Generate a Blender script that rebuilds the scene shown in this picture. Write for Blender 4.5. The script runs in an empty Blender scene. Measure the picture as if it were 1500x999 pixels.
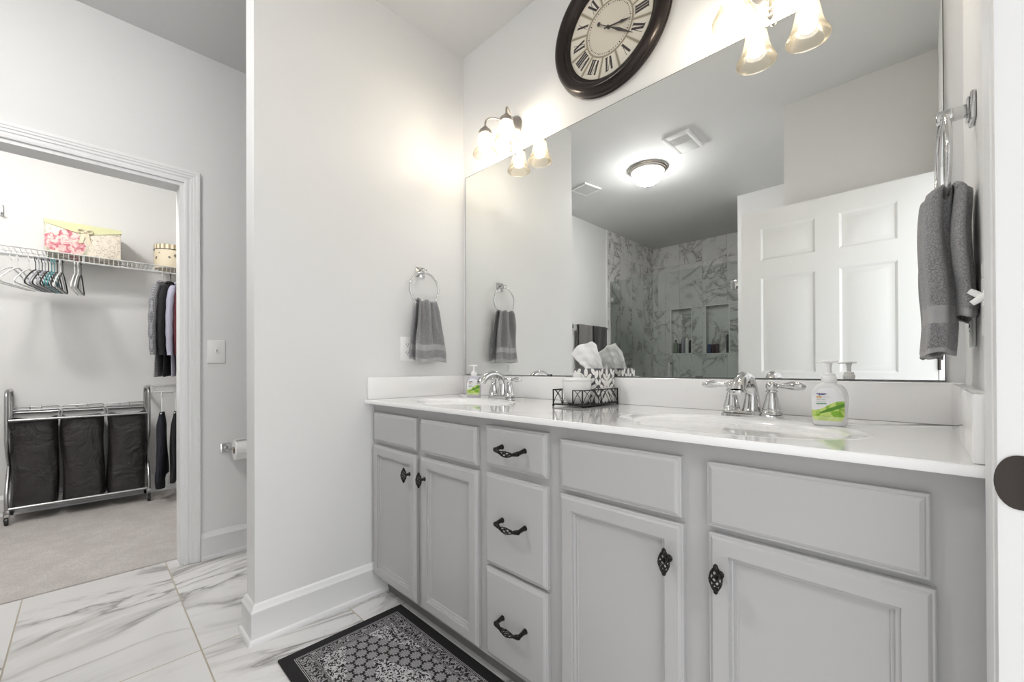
import bpy, bmesh, math, random
from mathutils import Vector, Matrix
PI = math.pi
random.seed(7)
SC = bpy.context.scene
COL = SC.collection

# ------------------------------------------------------------------ camera
YAW, PITCH, ROLL = math.radians(44.39458), math.radians(0.20531), math.radians(-0.22201)
fw = Vector((-math.sin(YAW)*math.cos(PITCH), math.cos(YAW)*math.cos(PITCH), math.sin(PITCH)))
rt = Vector((math.cos(YAW), math.sin(YAW), 0)); up = rt.cross(fw)
r2 = rt*math.cos(ROLL) + up*math.sin(ROLL); u2 = -rt*math.sin(ROLL) + up*math.cos(ROLL)
cam = bpy.data.cameras.new('camera'); cam_o = bpy.data.objects.new('camera', cam); COL.objects.link(cam_o)
mw = Matrix(((r2.x, u2.x, -fw.x, 1.79797), (r2.y, u2.y, -fw.y, -1.46001), (r2.z, u2.z, -fw.z, 1.03149), (0, 0, 0, 1)))
cam_o.matrix_world = mw
cam.sensor_width = 36; cam.lens = 611.03/1500*36; cam.shift_y = (536.68-499.5)/1500
cam.clip_start = 0.01
SC.camera = cam_o
# ------------------------------------------------------------------ light and exposure
SC.view_settings.view_transform = 'Standard'; SC.view_settings.look = 'None'
SC.view_settings.gamma = 1; SC.view_settings.use_curve_mapping = False
SC.view_settings.exposure = 0.17
WORLD_STRENGTH = 1.6      # soft world fill, set as bedroom daylight, that reaches the room through the open doorway
BULB = 82                # vanity bulbs
DOME = 104                 # ceiling lamp
CLOSET_DOME = 118
w = bpy.data.worlds.new('World'); SC.world = w; w.use_nodes = True
w.node_tree.nodes['Background'].inputs[0].default_value = (.97, .985, 1, 1)
_nt = w.node_tree; _tc = _nt.nodes.new('ShaderNodeTexCoord'); _dp = _nt.nodes.new('ShaderNodeVectorMath'); _dp.operation = 'DOT_PRODUCT'
_dp.inputs[1].default_value = (.72, .52, .46); _nt.links.new(_tc.outputs['Generated'], _dp.inputs[0])      # made-up sky gradient, brighter to the north-east to keep the jamb dim
_mr = _nt.nodes.new('ShaderNodeMapRange'); _mr.inputs[1].default_value = -.2; _mr.inputs[2].default_value = 1; _mr.inputs[3].default_value = .42*WORLD_STRENGTH; _mr.inputs[4].default_value = 1.9*WORLD_STRENGTH
_nt.links.new(_dp.outputs['Value'], _mr.inputs[0]); _nt.links.new(_mr.outputs[0], _nt.nodes['Background'].inputs[1])
pl = bpy.data.lights.new('doorway_daylight', 'AREA'); pl.shape = 'RECTANGLE'; pl.size = 2.03; pl.size_y = 0.9
plo = bpy.data.objects.new('doorway_daylight', pl); COL.objects.link(plo)
plo.location = (1.96, -1.145, 1.02); plo.rotation_euler = (0, math.radians(90), 0)
pl.cycles.is_portal = True

# ------------------------------------------------------------------ materials
def mat(name, col=(.8, .8, .8), rough=.5, metal=0, **kw):
    m = bpy.data.materials.new(name); m.use_nodes = True
    b = m.node_tree.nodes['Principled BSDF']
    b.inputs['Base Color'].default_value = (*col, 1); b.inputs['Roughness'].default_value = rough
    b.inputs['Metallic'].default_value = metal
    for k, v in kw.items(): b.inputs[k.replace('_', ' ')].default_value = v
    return m
class N:
    """small node-graph writer"""
    def __init__(s, m):
        s.nt = m.node_tree; s.b = s.nt.nodes.get('Principled BSDF')
    def n(s, t, **kw):
        x = s.nt.nodes.new(t)
        for k, v in kw.items(): setattr(x, k, v)
        return x
    def l(s, a, b): s.nt.links.new(a, b)
    def m(s, op, a, b=None, c=None):
        x = s.n('ShaderNodeMath', operation=op)
        for i, v in enumerate((a, b, c)):
            if v is None: continue
            if isinstance(v, (int, float)): x.inputs[i].default_value = v
            else: s.l(v, x.inputs[i])
        return x.outputs[0]
    def mix(s, f, a, b):
        x = s.n('ShaderNodeMix', data_type='RGBA')
        for i, v in ((0, f), (6, a), (7, b)):
            if isinstance(v, (int, float)): x.inputs[i].default_value = v
            elif isinstance(v, tuple): x.inputs[i].default_value = (*v, 1)
            else: s.l(v, x.inputs[i])
        return x.outputs[2]
    def ramp(s, v, lo, hi):
        x = s.n('ShaderNodeMapRange'); x.interpolation_type = 'SMOOTHSTEP'
        s.l(v, x.inputs[0]); x.inputs[1].default_value = lo; x.inputs[2].default_value = hi
        return x.outputs[0]
    def obj(s): return s.n('ShaderNodeTexCoord').outputs['Object']
    def noise(s, vec, scale, detail=4, rough=.5, dist=0):
        x = s.n('ShaderNodeTexNoise'); s.l(vec, x.inputs['Vector'])
        x.inputs['Scale'].default_value = scale; x.inputs['Detail'].default_value = detail
        x.inputs['Roughness'].default_value = rough; x.inputs['Distortion'].default_value = dist
        return x.outputs[0]
    def bump(s, h, strength=.3, dist=.002):
        x = s.n('ShaderNodeBump'); x.inputs['Strength'].default_value = strength; x.inputs['Distance'].default_value = dist
        s.l(h, x.inputs['Height']); s.l(x.outputs[0], s.b.inputs['Normal'])
    def base(s, c): s.l(c, s.b.inputs['Base Color'])

def paint(name, col, rough, sc=260, st=.06):
    m = mat(name, col, rough); g = N(m); g.bump(g.noise(g.obj(), sc, 2), st, .001); return m
M_WALL = paint('wall_paint', (.775, .775, .77), .6)
M_CEIL = paint('ceiling_paint', (.74, .74, .735), .8)
M_TRIM = paint('trim_paint', (.82, .82, .82), .35, 300, .01)
M_CLOSETW = paint('closet_wall_paint', (.74, .735, .72), .6)
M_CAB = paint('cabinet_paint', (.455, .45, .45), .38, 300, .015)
M_TOE = paint('toe_kick_dark', (.20, .195, .19), .6)  # darker than the cabinet colour
M_COUNTER = mat('cultured_marble', (.90, .895, .89), .10, Coat_Weight=.7, Coat_Roughness=.005)
M_CHROME = mat('chrome', (.66, .66, .66), .05, 1)
M_NICKEL = mat('brushed_nickel', (.50, .46, .42), .28, 1)
M_STEEL = mat('satin_steel', (.42, .42, .42), .3, 1)
M_BLACK = mat('oil_rubbed_bronze', (.018, .016, .015), .32, .6)
M_STRIKE = mat('dark_bronze_plate', (.055, .048, .043), .12, 1)
M_MIRROR = mat('mirror_silver', (.86, .875, .865), .0, 1)
M_MIRROREDGE = mat('mirror_edge', (.05, .055, .05), .3)
M_PLASTIC = mat('white_plastic', (.90, .90, .89), .3)
M_DARKSLOT = mat('dark_slot', (.02, .02, .02), .6)
M_CERAMIC = mat('white_ceramic', (.82, .815, .80), .12)
M_DOOR = paint('door_paint', (.80, .80, .795), .4, 60, .05)
M_PAPER = paint('white_tissue', (.88, .88, .87), .9, 300, .2)
M_WIREWHITE = mat('white_coated_wire', (.66, .66, .65), .35)

def towel_mat(name, col):
    m = mat(name, col, .95); g = N(m); o = g.obj()
    v = g.noise(o, 420, 2, .6); big = g.noise(o, 60, 3)
    g.base(g.mix(g.ramp(v, .3, .7), tuple(c*.62 for c in col), tuple(min(1, c*1.25) for c in col)))
    g.bump(g.m('ADD', v, g.m('MULTIPLY', big, .5)), .9, .004); m.node_tree.nodes['Principled BSDF'].inputs['Sheen Weight'].default_value = .3
    return m
M_TOWEL = towel_mat('grey_terry', (.31, .305, .315))
M_TOWELBAND = paint('grey_woven_band', (.40, .395, .40), .8, 500, .2)
M_TOWELDARK = towel_mat('black_terry', (.02, .02, .021))
M_TOWELMID = towel_mat('taupe_terry', (.20, .19, .185))

def cloth(name, col, rough=.85, sc=700, st=.25):
    m = mat(name, col, rough); g = N(m); o = g.obj(); v = g.noise(o, sc, 2); b = g.noise(o, 9, 3)
    g.base(g.mix(b, tuple(c*.8 for c in col), tuple(min(1, c*1.2) for c in col))); g.bump(v, st, .001); return m
M_BAG = cloth('dark_brown_canvas', (.019, .016, .016), .55)
_g = N(M_BAG); _b = _g.n('ShaderNodeBump'); _b.inputs['Strength'].default_value = .9; _b.inputs['Distance'].default_value = .03
_g.l(_g.noise(_g.obj(), 7, 4, .55, .8), _b.inputs['Height']); _g.l(_b.outputs[0], _g.b.inputs['Normal'])      # soft creases in the canvas
M_NAVY = cloth('navy_cotton', (.010, .011, .02), .8)
M_BLACKCLOTH = cloth('black_cotton', (.008, .008, .010), .8)
M_BURG = cloth('burgundy_cotton', (.12, .02, .03))
M_LILAC = cloth('pale_blue_cotton', (.45, .45, .56))
def check_mat():
    m = mat('grey_check_cotton', (.15, .15, .16), .85); g = N(m)
    s = g.n('ShaderNodeSeparateXYZ'); g.l(g.obj(), s.inputs[0])
    a = g.m('FRACT', g.m('MULTIPLY', s.outputs[0], 110)); b = g.m('FRACT', g.m('MULTIPLY', s.outputs[2], 110))
    k = g.m('MULTIPLY', g.m('ADD', g.m('GREATER_THAN', a, .55), g.m('GREATER_THAN', b, .55)), .5)
    g.base(g.mix(k, (.12, .12, .13), (.38, .38, .40))); return m
M_CHECK = check_mat()

def marble(name, axes, tw, th, ou, ov, grout, base, vein, gw=.0025, aniso=(1, 1), rough=.18, vs=1.6, gate0=.36, minor=.35):
    m = mat(name, base, rough); g = N(m)
    s = g.n('ShaderNodeSeparateXYZ'); g.l(g.obj(), s.inputs[0])
    U = g.m('DIVIDE', g.m('SUBTRACT', s.outputs[axes[0]], ou), tw); V = g.m('DIVIDE', g.m('SUBTRACT', s.outputs[axes[1]], ov), th)
    iu, iv = g.m('FLOOR', U), g.m('FLOOR', V); fu, fv = g.m('FRACT', U), g.m('FRACT', V)
    du = g.m('MULTIPLY', g.m('MINIMUM', fu, g.m('SUBTRACT', 1, fu)), tw); dv = g.m('MULTIPLY', g.m('MINIMUM', fv, g.m('SUBTRACT', 1, fv)), th)
    gm = g.m('LESS_THAN', g.m('MINIMUM', du, dv), gw)
    c = g.n('ShaderNodeCombineXYZ')
    a = g.m('MULTIPLY', s.outputs[axes[0]], aniso[0]); b = g.m('MULTIPLY', s.outputs[axes[1]], aniso[1])
    rot = .32
    g.l(g.m('ADD', g.m('ADD', g.m('MULTIPLY', a, math.cos(rot)), g.m('MULTIPLY', b, math.sin(rot))), g.m('MULTIPLY', iu, 7.31)), c.inputs[0])
    g.l(g.m('ADD', g.m('SUBTRACT', g.m('MULTIPLY', b, math.cos(rot)), g.m('MULTIPLY', a, math.sin(rot))), g.m('MULTIPLY', iv, 3.77)), c.inputs[1])
    g.l(g.m('ADD', g.m('MULTIPLY', iu, 1.7), g.m('MULTIPLY', iv, 2.3)), c.inputs[2])
    v = c.outputs[0]
    n1 = g.noise(v, vs, 5, .58, 1.5); n2 = g.noise(v, vs*2.3, 4, .6, .6); n3 = g.noise(v, vs*.8, 3, .5, .2); n4 = g.noise(v, vs*.55, 2)
    r1 = g.m('SUBTRACT', 1, g.ramp(g.m('ABSOLUTE', g.m('SUBTRACT', n1, .5)), .0, .022))
    halo = g.m('SUBTRACT', 1, g.ramp(g.m('ABSOLUTE', g.m('SUBTRACT', n1, .515)), .0, .075))
    r2_ = g.m('MULTIPLY', g.m('SUBTRACT', 1, g.ramp(g.m('ABSOLUTE', g.m('SUBTRACT', n2, .47)), .0, .02)), minor)
    gate = g.ramp(n3, gate0, gate0+.16)
    amt = g.m('MULTIPLY', g.m('ADD', g.m('ADD', g.m('MULTIPLY', r1, .55), g.m('MULTIPLY', halo, .38)), r2_), gate)
    amt = g.m('MINIMUM', amt, 1)
    cc = g.mix(g.ramp(n4, .3, .7), tuple(x*.93 for x in base), base)
    cc = g.mix(amt, cc, vein); cc = g.mix(gm, cc, grout); g.base(cc)
    rr = g.m('ADD', rough, g.m('MULTIPLY', gm, .5)); g.l(rr, g.b.inputs['Roughness'])
    g.bump(g.m('SUBTRACT', 1, gm), .4, .001)
    return m
M_TILE = marble('marble_floor_tile', (0, 1), 1.0, .497, -.095, -1.163, (.42, .37, .30), (.74, .73, .72), (.30, .285, .27), aniso=(1.5, .62), vs=1.25, gate0=.43, minor=.15)
M_SHOWERX = marble('marble_shower_tile', (0, 2), .308, .615, -.897, 1.22, (.40, .40, .39), (.80, .795, .785), (.30, .29, .28), .0016, (1.1, 1.0), .2, 1.9)
M_SHOWERY = marble('marble_shower_side_tile', (1, 2), .308, .615, -4.32, 1.22, (.40, .40, .39), (.80, .795, .785), (.30, .29, .28), .0016, (1.1, 1.0), .2, 1.9)

def carpet_mat():
    m = mat('beige_carpet', (.62, .58, .55), .98); g = N(m); o = g.obj()
    v = g.noise(o, 220, 3, .7); b = g.noise(o, 7, 4, .6)
    c = g.mix(g.ramp(b, .35, .65), (.60, .56, .53), (.72, .68, .65)); c = g.mix(g.ramp(v, .3, .7), (.46, .43, .405), c); g.base(c)
    g.bump(v, 1, .006); return m
M_CARPET = carpet_mat()

def rug_mat(hx, hy):
    m = mat('black_floral_rug', (.02, .02, .02), .95); g = N(m); o = g.obj()
    s = g.n('ShaderNodeSeparateXYZ'); g.l(o, s.inputs[0]); x, y = s.outputs[0], s.outputs[1]
    ax, ay = g.m('ABSOLUTE', x), g.m('ABSOLUTE', y)
    ex, ey = g.m('SUBTRACT', hx, ax), g.m('SUBTRACT', hy, ay)
    d = g.m('MINIMUM', ex, ey)
    def band(a, b): return g.m('MULTIPLY', g.m('GREATER_THAN', d, a), g.m('LESS_THAN', d, b))
    lines = g.m('MAXIMUM', g.m('MAXIMUM', band(.0405, .0425), band(.0455, .0475)), g.m('MAXIMUM', band(.090, .0912), band(.0932, .0944)))
    n = g.noise(o, 150, 2, .5); n_med = g.noise(o, 62, 2, .5, 1.2)
    fil = g.m('LESS_THAN', g.m('ABSOLUTE', g.m('SUBTRACT', n_med, .5)), .055)
    def lattice(px, py, ox, oy):
        fx = g.m('SUBTRACT', g.m('FRACT', g.m('DIVIDE', g.m('ADD', x, ox), px)), .5); fy = g.m('SUBTRACT', g.m('FRACT', g.m('DIVIDE', g.m('ADD', y, oy), py)), .5)
        fx = g.m('MULTIPLY', fx, px); fy = g.m('MULTIPLY', fy, py)
        r = g.m('SQRT', g.m('ADD', g.m('MULTIPLY', fx, fx), g.m('MULTIPLY', fy, fy)))
        an = g.m('ARCTAN2', fy, fx)
        return r, an
    def rosette(r, an, R, k):
        edge = g.m('ADD', R, g.m('MULTIPLY', g.m('COSINE', g.m('MULTIPLY', an, k)), R*.09))
        inside = g.m('LESS_THAN', r, edge)
        pet = g.m('GREATER_THAN', g.m('ADD', g.m('SINE', g.m('MULTIPLY', r, 1100)), g.m('MULTIPLY', g.m('COSINE', g.m('MULTIPLY', an, k)), .9)), -.25)
        return inside, pet
    # field: staggered rosettes
    ra, aa = lattice(.0745, .043, 0, 0); rb, ab = lattice(.0745, .043, .03725, .0215)
    i1, p1 = rosette(ra, aa, .0188, 10); i2, p2 = rosette(rb, ab, .0188, 10)
    ros = g.m('MAXIMUM', g.m('MULTIPLY', i1, p1), g.m('MULTIPLY', i2, p2)); rosi = g.m('MAXIMUM', i1, i2)
    ros = g.m('ADD', g.m('MULTIPLY', ros, .34), g.m('MULTIPLY', rosi, .26))
    # border: bigger flowers with tendrils
    rc, ac = lattice(.066, .066, 0.0, .033); i3, p3 = rosette(rc, ac, .0190, 8)
    bor = g.m('MAXIMUM', g.m('MULTIPLY', g.m('MULTIPLY', i3, p3), .55), g.m('MULTIPLY', g.m('MULTIPLY', fil, g.m('SUBTRACT', 1, i3)), .62))
    inborder = band(.050, .0885); infield = g.m('GREATER_THAN', d, .0955)
    # filigree in the corners, half way along the sides and in the centre
    ww = g.m('MULTIPLY', g.m('SUBTRACT', g.noise(o, 28, 1), .5), .10)
    dia = g.m('ADD', g.m('ADD', g.m('DIVIDE', ax, hx-.095), g.m('DIVIDE', ay, hy-.095)), ww)
    corner = g.m('GREATER_THAN', dia, 1.28); centre = g.m('LESS_THAN', dia, .62)
    ornate = g.m('MAXIMUM', corner, centre)
    n_f = g.noise(o, 75, 2, .5, 1.8); fil2 = g.m('MULTIPLY', g.ramp(n_f, .47, .50), .95)
    fld = g.m('ADD', g.m('MULTIPLY', ornate, fil2), g.m('MULTIPLY', g.m('SUBTRACT', 1, ornate), ros))
    amt = g.m('ADD', g.m('MULTIPLY', inborder, bor), g.m('MULTIPLY', infield, fld))
    amt = g.m('MAXIMUM', amt, g.m('MULTIPLY', lines, .75))
    amt = g.m('MULTIPLY', amt, g.m('ADD', .65, g.m('MULTIPLY', n, .6)))
    g.base(g.mix(amt, (.011, .010, .011), (.60, .585, .60))); g.bump(g.noise(o, 600, 2), .6, .002); return m

def shade_mat():
    m = bpy.data.materials.new('ribbed_glass'); m.use_nodes = True; nt = m.node_tree; nt.nodes.clear(); g = N(m); g.nt = nt
    out = g.n('ShaderNodeOutputMaterial'); tr = g.n('ShaderNodeBsdfTransparent'); tr.inputs[0].default_value = (.975, .945, .885, 1)
    tl = g.n('ShaderNodeBsdfTranslucent'); tl.inputs[0].default_value = (.95, .84, .66, 1)
    gl = g.n('ShaderNodeBsdfGlossy'); gl.inputs['Roughness'].default_value = .12
    m1 = g.n('ShaderNodeMixShader'); m1.inputs[0].default_value = .045; g.l(tr.outputs[0], m1.inputs[1]); g.l(tl.outputs[0], m1.inputs[2])
    fr = g.n('ShaderNodeFresnel'); fr.inputs[0].default_value = 1.45
    m2 = g.n('ShaderNodeMixShader'); g.l(g.m('MULTIPLY', fr.outputs[0], .6), m2.inputs[0]); g.l(m1.outputs[0], m2.inputs[1]); g.l(gl.outputs[0], m2.inputs[2])
    g.l(m2.outputs[0], out.inputs[0]); return m
M_SHADE = shade_mat()
def clear_glass(name, tint, refl=1.0, ior=1.5, rough=0):
    m = bpy.data.materials.new(name); m.use_nodes = True; nt = m.node_tree; nt.nodes.clear(); g = N(m); g.nt = nt
    out = g.n('ShaderNodeOutputMaterial'); tr = g.n('ShaderNodeBsdfTransparent'); tr.inputs[0].default_value = (*tint, 1)
    gl = g.n('ShaderNodeBsdfGlossy'); gl.inputs['Roughness'].default_value = rough
    fr = g.n('ShaderNodeFresnel'); fr.inputs[0].default_value = ior
    m2 = g.n('ShaderNodeMixShader'); g.l(g.m('MULTIPLY', fr.outputs[0], refl), m2.inputs[0]); g.l(tr.outputs[0], m2.inputs[1]); g.l(gl.outputs[0], m2.inputs[2])
    g.l(m2.outputs[0], out.inputs[0]); return m
M_GLASS = clear_glass('shower_glass', (.90, .925, .91), .8)
def emit(name, col, s):
    m = mat(name, col, .3); b = m.node_tree.nodes['Principled BSDF']
    b.inputs['Emission Color'].default_value = (*col, 1); b.inputs['Emission Strength'].default_value = s; return m
M_BULB = emit('lit_bulb', (1, .95, .89), BULB)
M_DOME = emit('lit_frosted_glass', (1, .985, .97), DOME)
g_ = N(M_DOME); s_ = g_.n('ShaderNodeSeparateXYZ'); g_.l(g_.obj(), s_.inputs[0])
g_.l(g_.m('MULTIPLY', g_.m('ADD', .22, g_.m('MULTIPLY', g_.ramp(s_.outputs[2], -.035, -.12), 1.0)), DOME), g_.b.inputs['Emission Strength'])     # the lamps sit low in the bowl
M_CDOME = emit('lit_closet_glass', (1, .985, .97), CLOSET_DOME)

def bottle_mat():
    m = mat('clear_soap', (.93, .93, .93), .12); b = m.node_tree.nodes['Principled BSDF']
    b.inputs['Transmission Weight'].default_value = .18; b.inputs['IOR'].default_value = 1.2
    b.inputs['Subsurface Weight'].default_value = .0
    return m
M_SOAP = bottle_mat()
M_SOAPLILAC = mat('lilac_soap', (.80, .77, .86), .15, Transmission_Weight=.3, IOR=1.2)
def label_mat():
    # printed label: white above, green leaf artwork with a lighter sweep below; object space, x across, z up
    m = mat('soap_label', (.9, .9, .9), .35); g = N(m); s = g.n('ShaderNodeSeparateXYZ'); g.l(g.obj(), s.inputs[0]); x, z = s.outputs[0], s.outputs[2]
    edge = g.m('ADD', g.m('ADD', .048, g.m('MULTIPLY', x, .34)), g.m('MULTIPLY', g.m('SINE', g.m('MULTIPLY', x, 95)), .004))
    green = g.m('LESS_THAN', z, edge)
    st = g.noise(g.obj(), 60, 2, .5, 1.0)
    gcol = g.mix(g.ramp(st, .42, .58), (.22, .46, .03), (.58, .72, .20))
    lo = g.m('LESS_THAN', z, .022); gcol = g.mix(g.m('MULTIPLY', lo, .7), gcol, (.70, .80, .36))
    lx, lz = g.m('SUBTRACT', x, .017), g.m('SUBTRACT', z, .044)
    leaf = g.m('LESS_THAN', g.m('ADD', g.m('POWER', g.m('DIVIDE', g.m('ADD', lx, g.m('MULTIPLY', lz, -1.2)), .016), 2), g.m('POWER', g.m('DIVIDE', g.m('ADD', lz, g.m('MULTIPLY', lx, -.4)), .0045), 2)), 1)
    gcol = g.mix(leaf, gcol, (.10, .28, .02))
    g.base(g.mix(green, (.86, .86, .88), gcol)); return m
M_LABEL = label_mat()
M_INKBLUE = mat('navy_ink', (.03, .04, .22), .5); M_INKGREEN = mat('green_ink', (.10, .36, .16), .5)
M_INKORANGE = mat('orange_ink', (.75, .42, .08), .5); M_INKGREY = mat('grey_ink', (.35, .38, .42), .5); M_INKWHITE = mat('white_ink', (.9, .9, .88), .5)

def damask_mat():
    m = mat('damask_card', (.06, .055, .06), .5); g = N(m); o = g.obj(); s = g.n('ShaderNodeSeparateXYZ'); g.l(o, s.inputs[0])
    u = g.m('ADD', s.outputs[0], s.outputs[1])                 # runs along either upright face
    P = .111; K = .56
    fu = g.m('MULTIPLY', g.m('ABSOLUTE', g.m('SUBTRACT', g.m('FRACT', g.m('DIVIDE', u, P)), .5)), P*K)
    zz = g.m('MULTIPLY', g.m('SUBTRACT', g.m('FRACT', g.m('DIVIDE', s.outputs[2], .1285)), .5), .0735)
    # mirrored sprays of leaf drops
    acc = None
    for (cu, cz, a, ru, rz) in ((0, .028, 0, .0035, .008), (.008, .019, -.7, .003, .007), (.014, .010, -.9, .003, .008), (.008, .005, -.4, .003, .007), (.0, .010, 0, .0035, .007), (.019, -.002, -1.1, .003, .007), (.010, -.010, .6, .003, .008), (.0, -.012, 0, .003, .009), (.018, -.018, .8, .003, .008), (.006, -.026, .3, .003, .008), (.026, -.030, .2, .003, .007), (.026, .024, -.2, .003, .008), (.027, .008, .3, .0028, .006), (.0, -.030, 0, .0032, .006), (.018, .030, .5, .003, .007), (.014, -.030, -.5, .003, .007), (.029, -.012, .5, .003, .007), (.004, .001, .9, .0026, .006)):
        du, dz = g.m('SUBTRACT', fu, cu), g.m('SUBTRACT', zz, cz)
        ru *= 1.35; rz *= 1.15
        p = g.m('ADD', g.m('MULTIPLY', du, math.cos(a)), g.m('MULTIPLY', dz, math.sin(a))); q = g.m('SUBTRACT', g.m('MULTIPLY', dz, math.cos(a)), g.m('MULTIPLY', du, math.sin(a)))
        e = g.m('LESS_THAN', g.m('ADD', g.m('POWER', g.m('DIVIDE', p, ru), 2), g.m('POWER', g.m('DIVIDE', q, rz), 2)), 1)
        acc = e if acc is None else g.m('MAXIMUM', acc, e)
    nrm = g.n('ShaderNodeNewGeometry').outputs['Normal']; sn = g.n('ShaderNodeSeparateXYZ'); g.l(nrm, sn.inputs[0])
    acc = g.m('MULTIPLY', acc, g.m('LESS_THAN', sn.outputs[2], .5))
    g.base(g.mix(acc, (.10, .095, .10), (.84, .82, .79))); return m
M_DAMASK = damask_mat()

def floral_box_mat():
    m = mat('rose_print_card', (.75, .68, .58), .6); g = N(m); o = g.obj(); s = g.n('ShaderNodeSeparateXYZ'); g.l(o, s.inputs[0]); y, z = s.outputs[1], s.outputs[2]
    def blob(cy, cz, r):
        a, b = g.m('SUBTRACT', y, cy), g.m('SUBTRACT', z, cz)
        return g.m('SQRT', g.m('ADD', g.m('MULTIPLY', a, a), g.m('MULTIPLY', b, b))), r
    n = g.noise(o, 26, 4, .6, 1.2)
    base = g.mix(g.ramp(g.noise(o, 16, 3, .5, .8), .45, .6), (.72, .66, .55), (.42, .42, .30))
    sel = None
    for cy, cz, r in ((-.145, .075, .058), (-.075, .125, .05), (-.045, .05, .055), (-.10, .03, .03)):
        d, r = blob(cy, cz, r)
        k = g.m('LESS_THAN', g.m('ADD', d, g.m('MULTIPLY', g.m('SUBTRACT', n, .5), .05)), r)
        sel = k if sel is None else g.m('MAXIMUM', sel, k)
    rose = g.mix(g.ramp(n, .38, .6), (.47, .10, .14), (.78, .58, .53))
    right = g.ramp(y, .0, .03)
    scr = g.m('LESS_THAN', g.m('ABSOLUTE', g.m('SUBTRACT', g.noise(o, 34, 3, .6, 1.4), .5)), .018)
    cream = g.mix(scr, (.78, .70, .58), (.40, .33, .26))
    c = g.mix(sel, base, rose); c = g.mix(right, c, cream); g.base(c); return m
M_ROSE = floral_box_mat()
M_LIDGREEN = paint('pale_green_card', (.62, .62, .36), .6, 120, .1)
M_RIBBON = cloth('cream_ribbon', (.76, .68, .50), .7)
def hatbox_mat():
    m = mat('cream_print_card', (.82, .72, .54), .6); g = N(m); o = g.obj()
    v = g.n('ShaderNodeTexVoronoi'); g.l(o, v.inputs['Vector']); v.inputs['Scale'].default_value = 17
    n = g.noise(o, 90, 2)
    k = g.m('LESS_THAN', g.m('ADD', v.outputs['Distance'], g.m('MULTIPLY', n, .25)), .36)
    g.base(g.mix(k, (.82, .72, .54), (.20, .17, .12))); return m
M_HATBOX = hatbox_mat()
def stripe_mat():
    m = mat('striped_lid_card', (.8, .7, .5), .6); g = N(m); s = g.n('ShaderNodeSeparateXYZ'); g.l(g.obj(), s.inputs[0])
    a = g.m('ARCTAN2', s.outputs[1], s.outputs[0]); k = g.m('GREATER_THAN', g.m('SINE', g.m('MULTIPLY', a, 22)), .2)
    g.base(g.mix(k, (.84, .76, .58), (.36, .28, .17))); return m
M_STRIPE = stripe_mat()
M_CLOCKFRAME = mat('dark_bronze_frame', (.030, .023, .021), .26, .55)
M_CLOCKFACE = paint('aged_cream_dial', (.74, .68, .57), .7, 30, .05)
M_CLOCKTAN = mat('tan_dial_line', (.36, .31, .22), .7); M_CLOCKINK = mat('dial_ink', (.055, .045, .042), .6)
M_CLOCKPLATE = mat('cream_numeral_plate', (.84, .79, .68), .7)
M_WHITEHANGER = mat('white_hanger_plastic', (.78, .78, .76), .35); M_BLACKHANGER = mat('black_hanger_plastic', (.02, .02, .022), .35)
M_TEALHANGER = mat('teal_hanger_plastic', (.06, .25, .27), .35); M_GREYHANGER = mat('grey_hanger_plastic', (.36, .37, .42), .35)
M_BLUEBOTTLE = mat('blue_bottle', (.02, .05, .16), .3); M_PLUMBOTTLE = mat('plum_bottle', (.06, .015, .035), .3)
M_GREENBOTTLE = mat('green_bottle', (.14, .20, .12), .3); M_LILACBOTTLE = mat('grey_lilac_bottle', (.30, .29, .36), .3); M_BLACKBOTTLE = mat('black_bottle', (.012, .012, .014), .3)
M_GRILLE = mat('grille_white', (.66, .66, .65), .5)

# ------------------------------------------------------------------ mesh helpers
def bmn(): return bmesh.new()
def merge(bm, sub, M=None):
    if M is not None: bmesh.ops.transform(sub, matrix=M, verts=sub.verts)
    mp = {v: bm.verts.new(v.co) for v in sub.verts}
    for f in sub.faces:
        try:
            nf = bm.faces.new([mp[v] for v in f.verts]); nf.material_index = f.material_index
        except ValueError: pass
    sub.free()
def box(bm, x0, x1, y0, y1, z0, z1, bev=0, seg=2, M=None):
    s = bmesh.new(); bmesh.ops.create_cube(s, size=1)
    for v in s.verts: v.co = Vector((x0+(v.co.x+.5)*(x1-x0), y0+(v.co.y+.5)*(y1-y0), z0+(v.co.z+.5)*(z1-z0)))
    if bev: bmesh.ops.bevel(s, geom=list(s.edges), offset=bev, segments=seg, profile=.5, affect='EDGES')
    merge(bm, s, M); return bm
def ring_faces(bm, rings, closed_u=True, cap0=True, cap1=True, closed_v=False, mi=0):
    n = len(rings[0]); R = len(rings)
    for i in range(R if closed_v else R-1):
        a, b = rings[i], rings[(i+1) % R]
        for j in range(n if closed_u else n-1):
            k = (j+1) % n
            try: f = bm.faces.new((a[j], a[k], b[k], b[j])); f.material_index = mi
            except ValueError: pass
    if not closed_v and closed_u:
        if cap0:
            try: bm.faces.new(list(reversed(rings[0])))
            except ValueError: pass
        if cap1:
            try: bm.faces.new(rings[-1])
            except ValueError: pass
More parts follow.
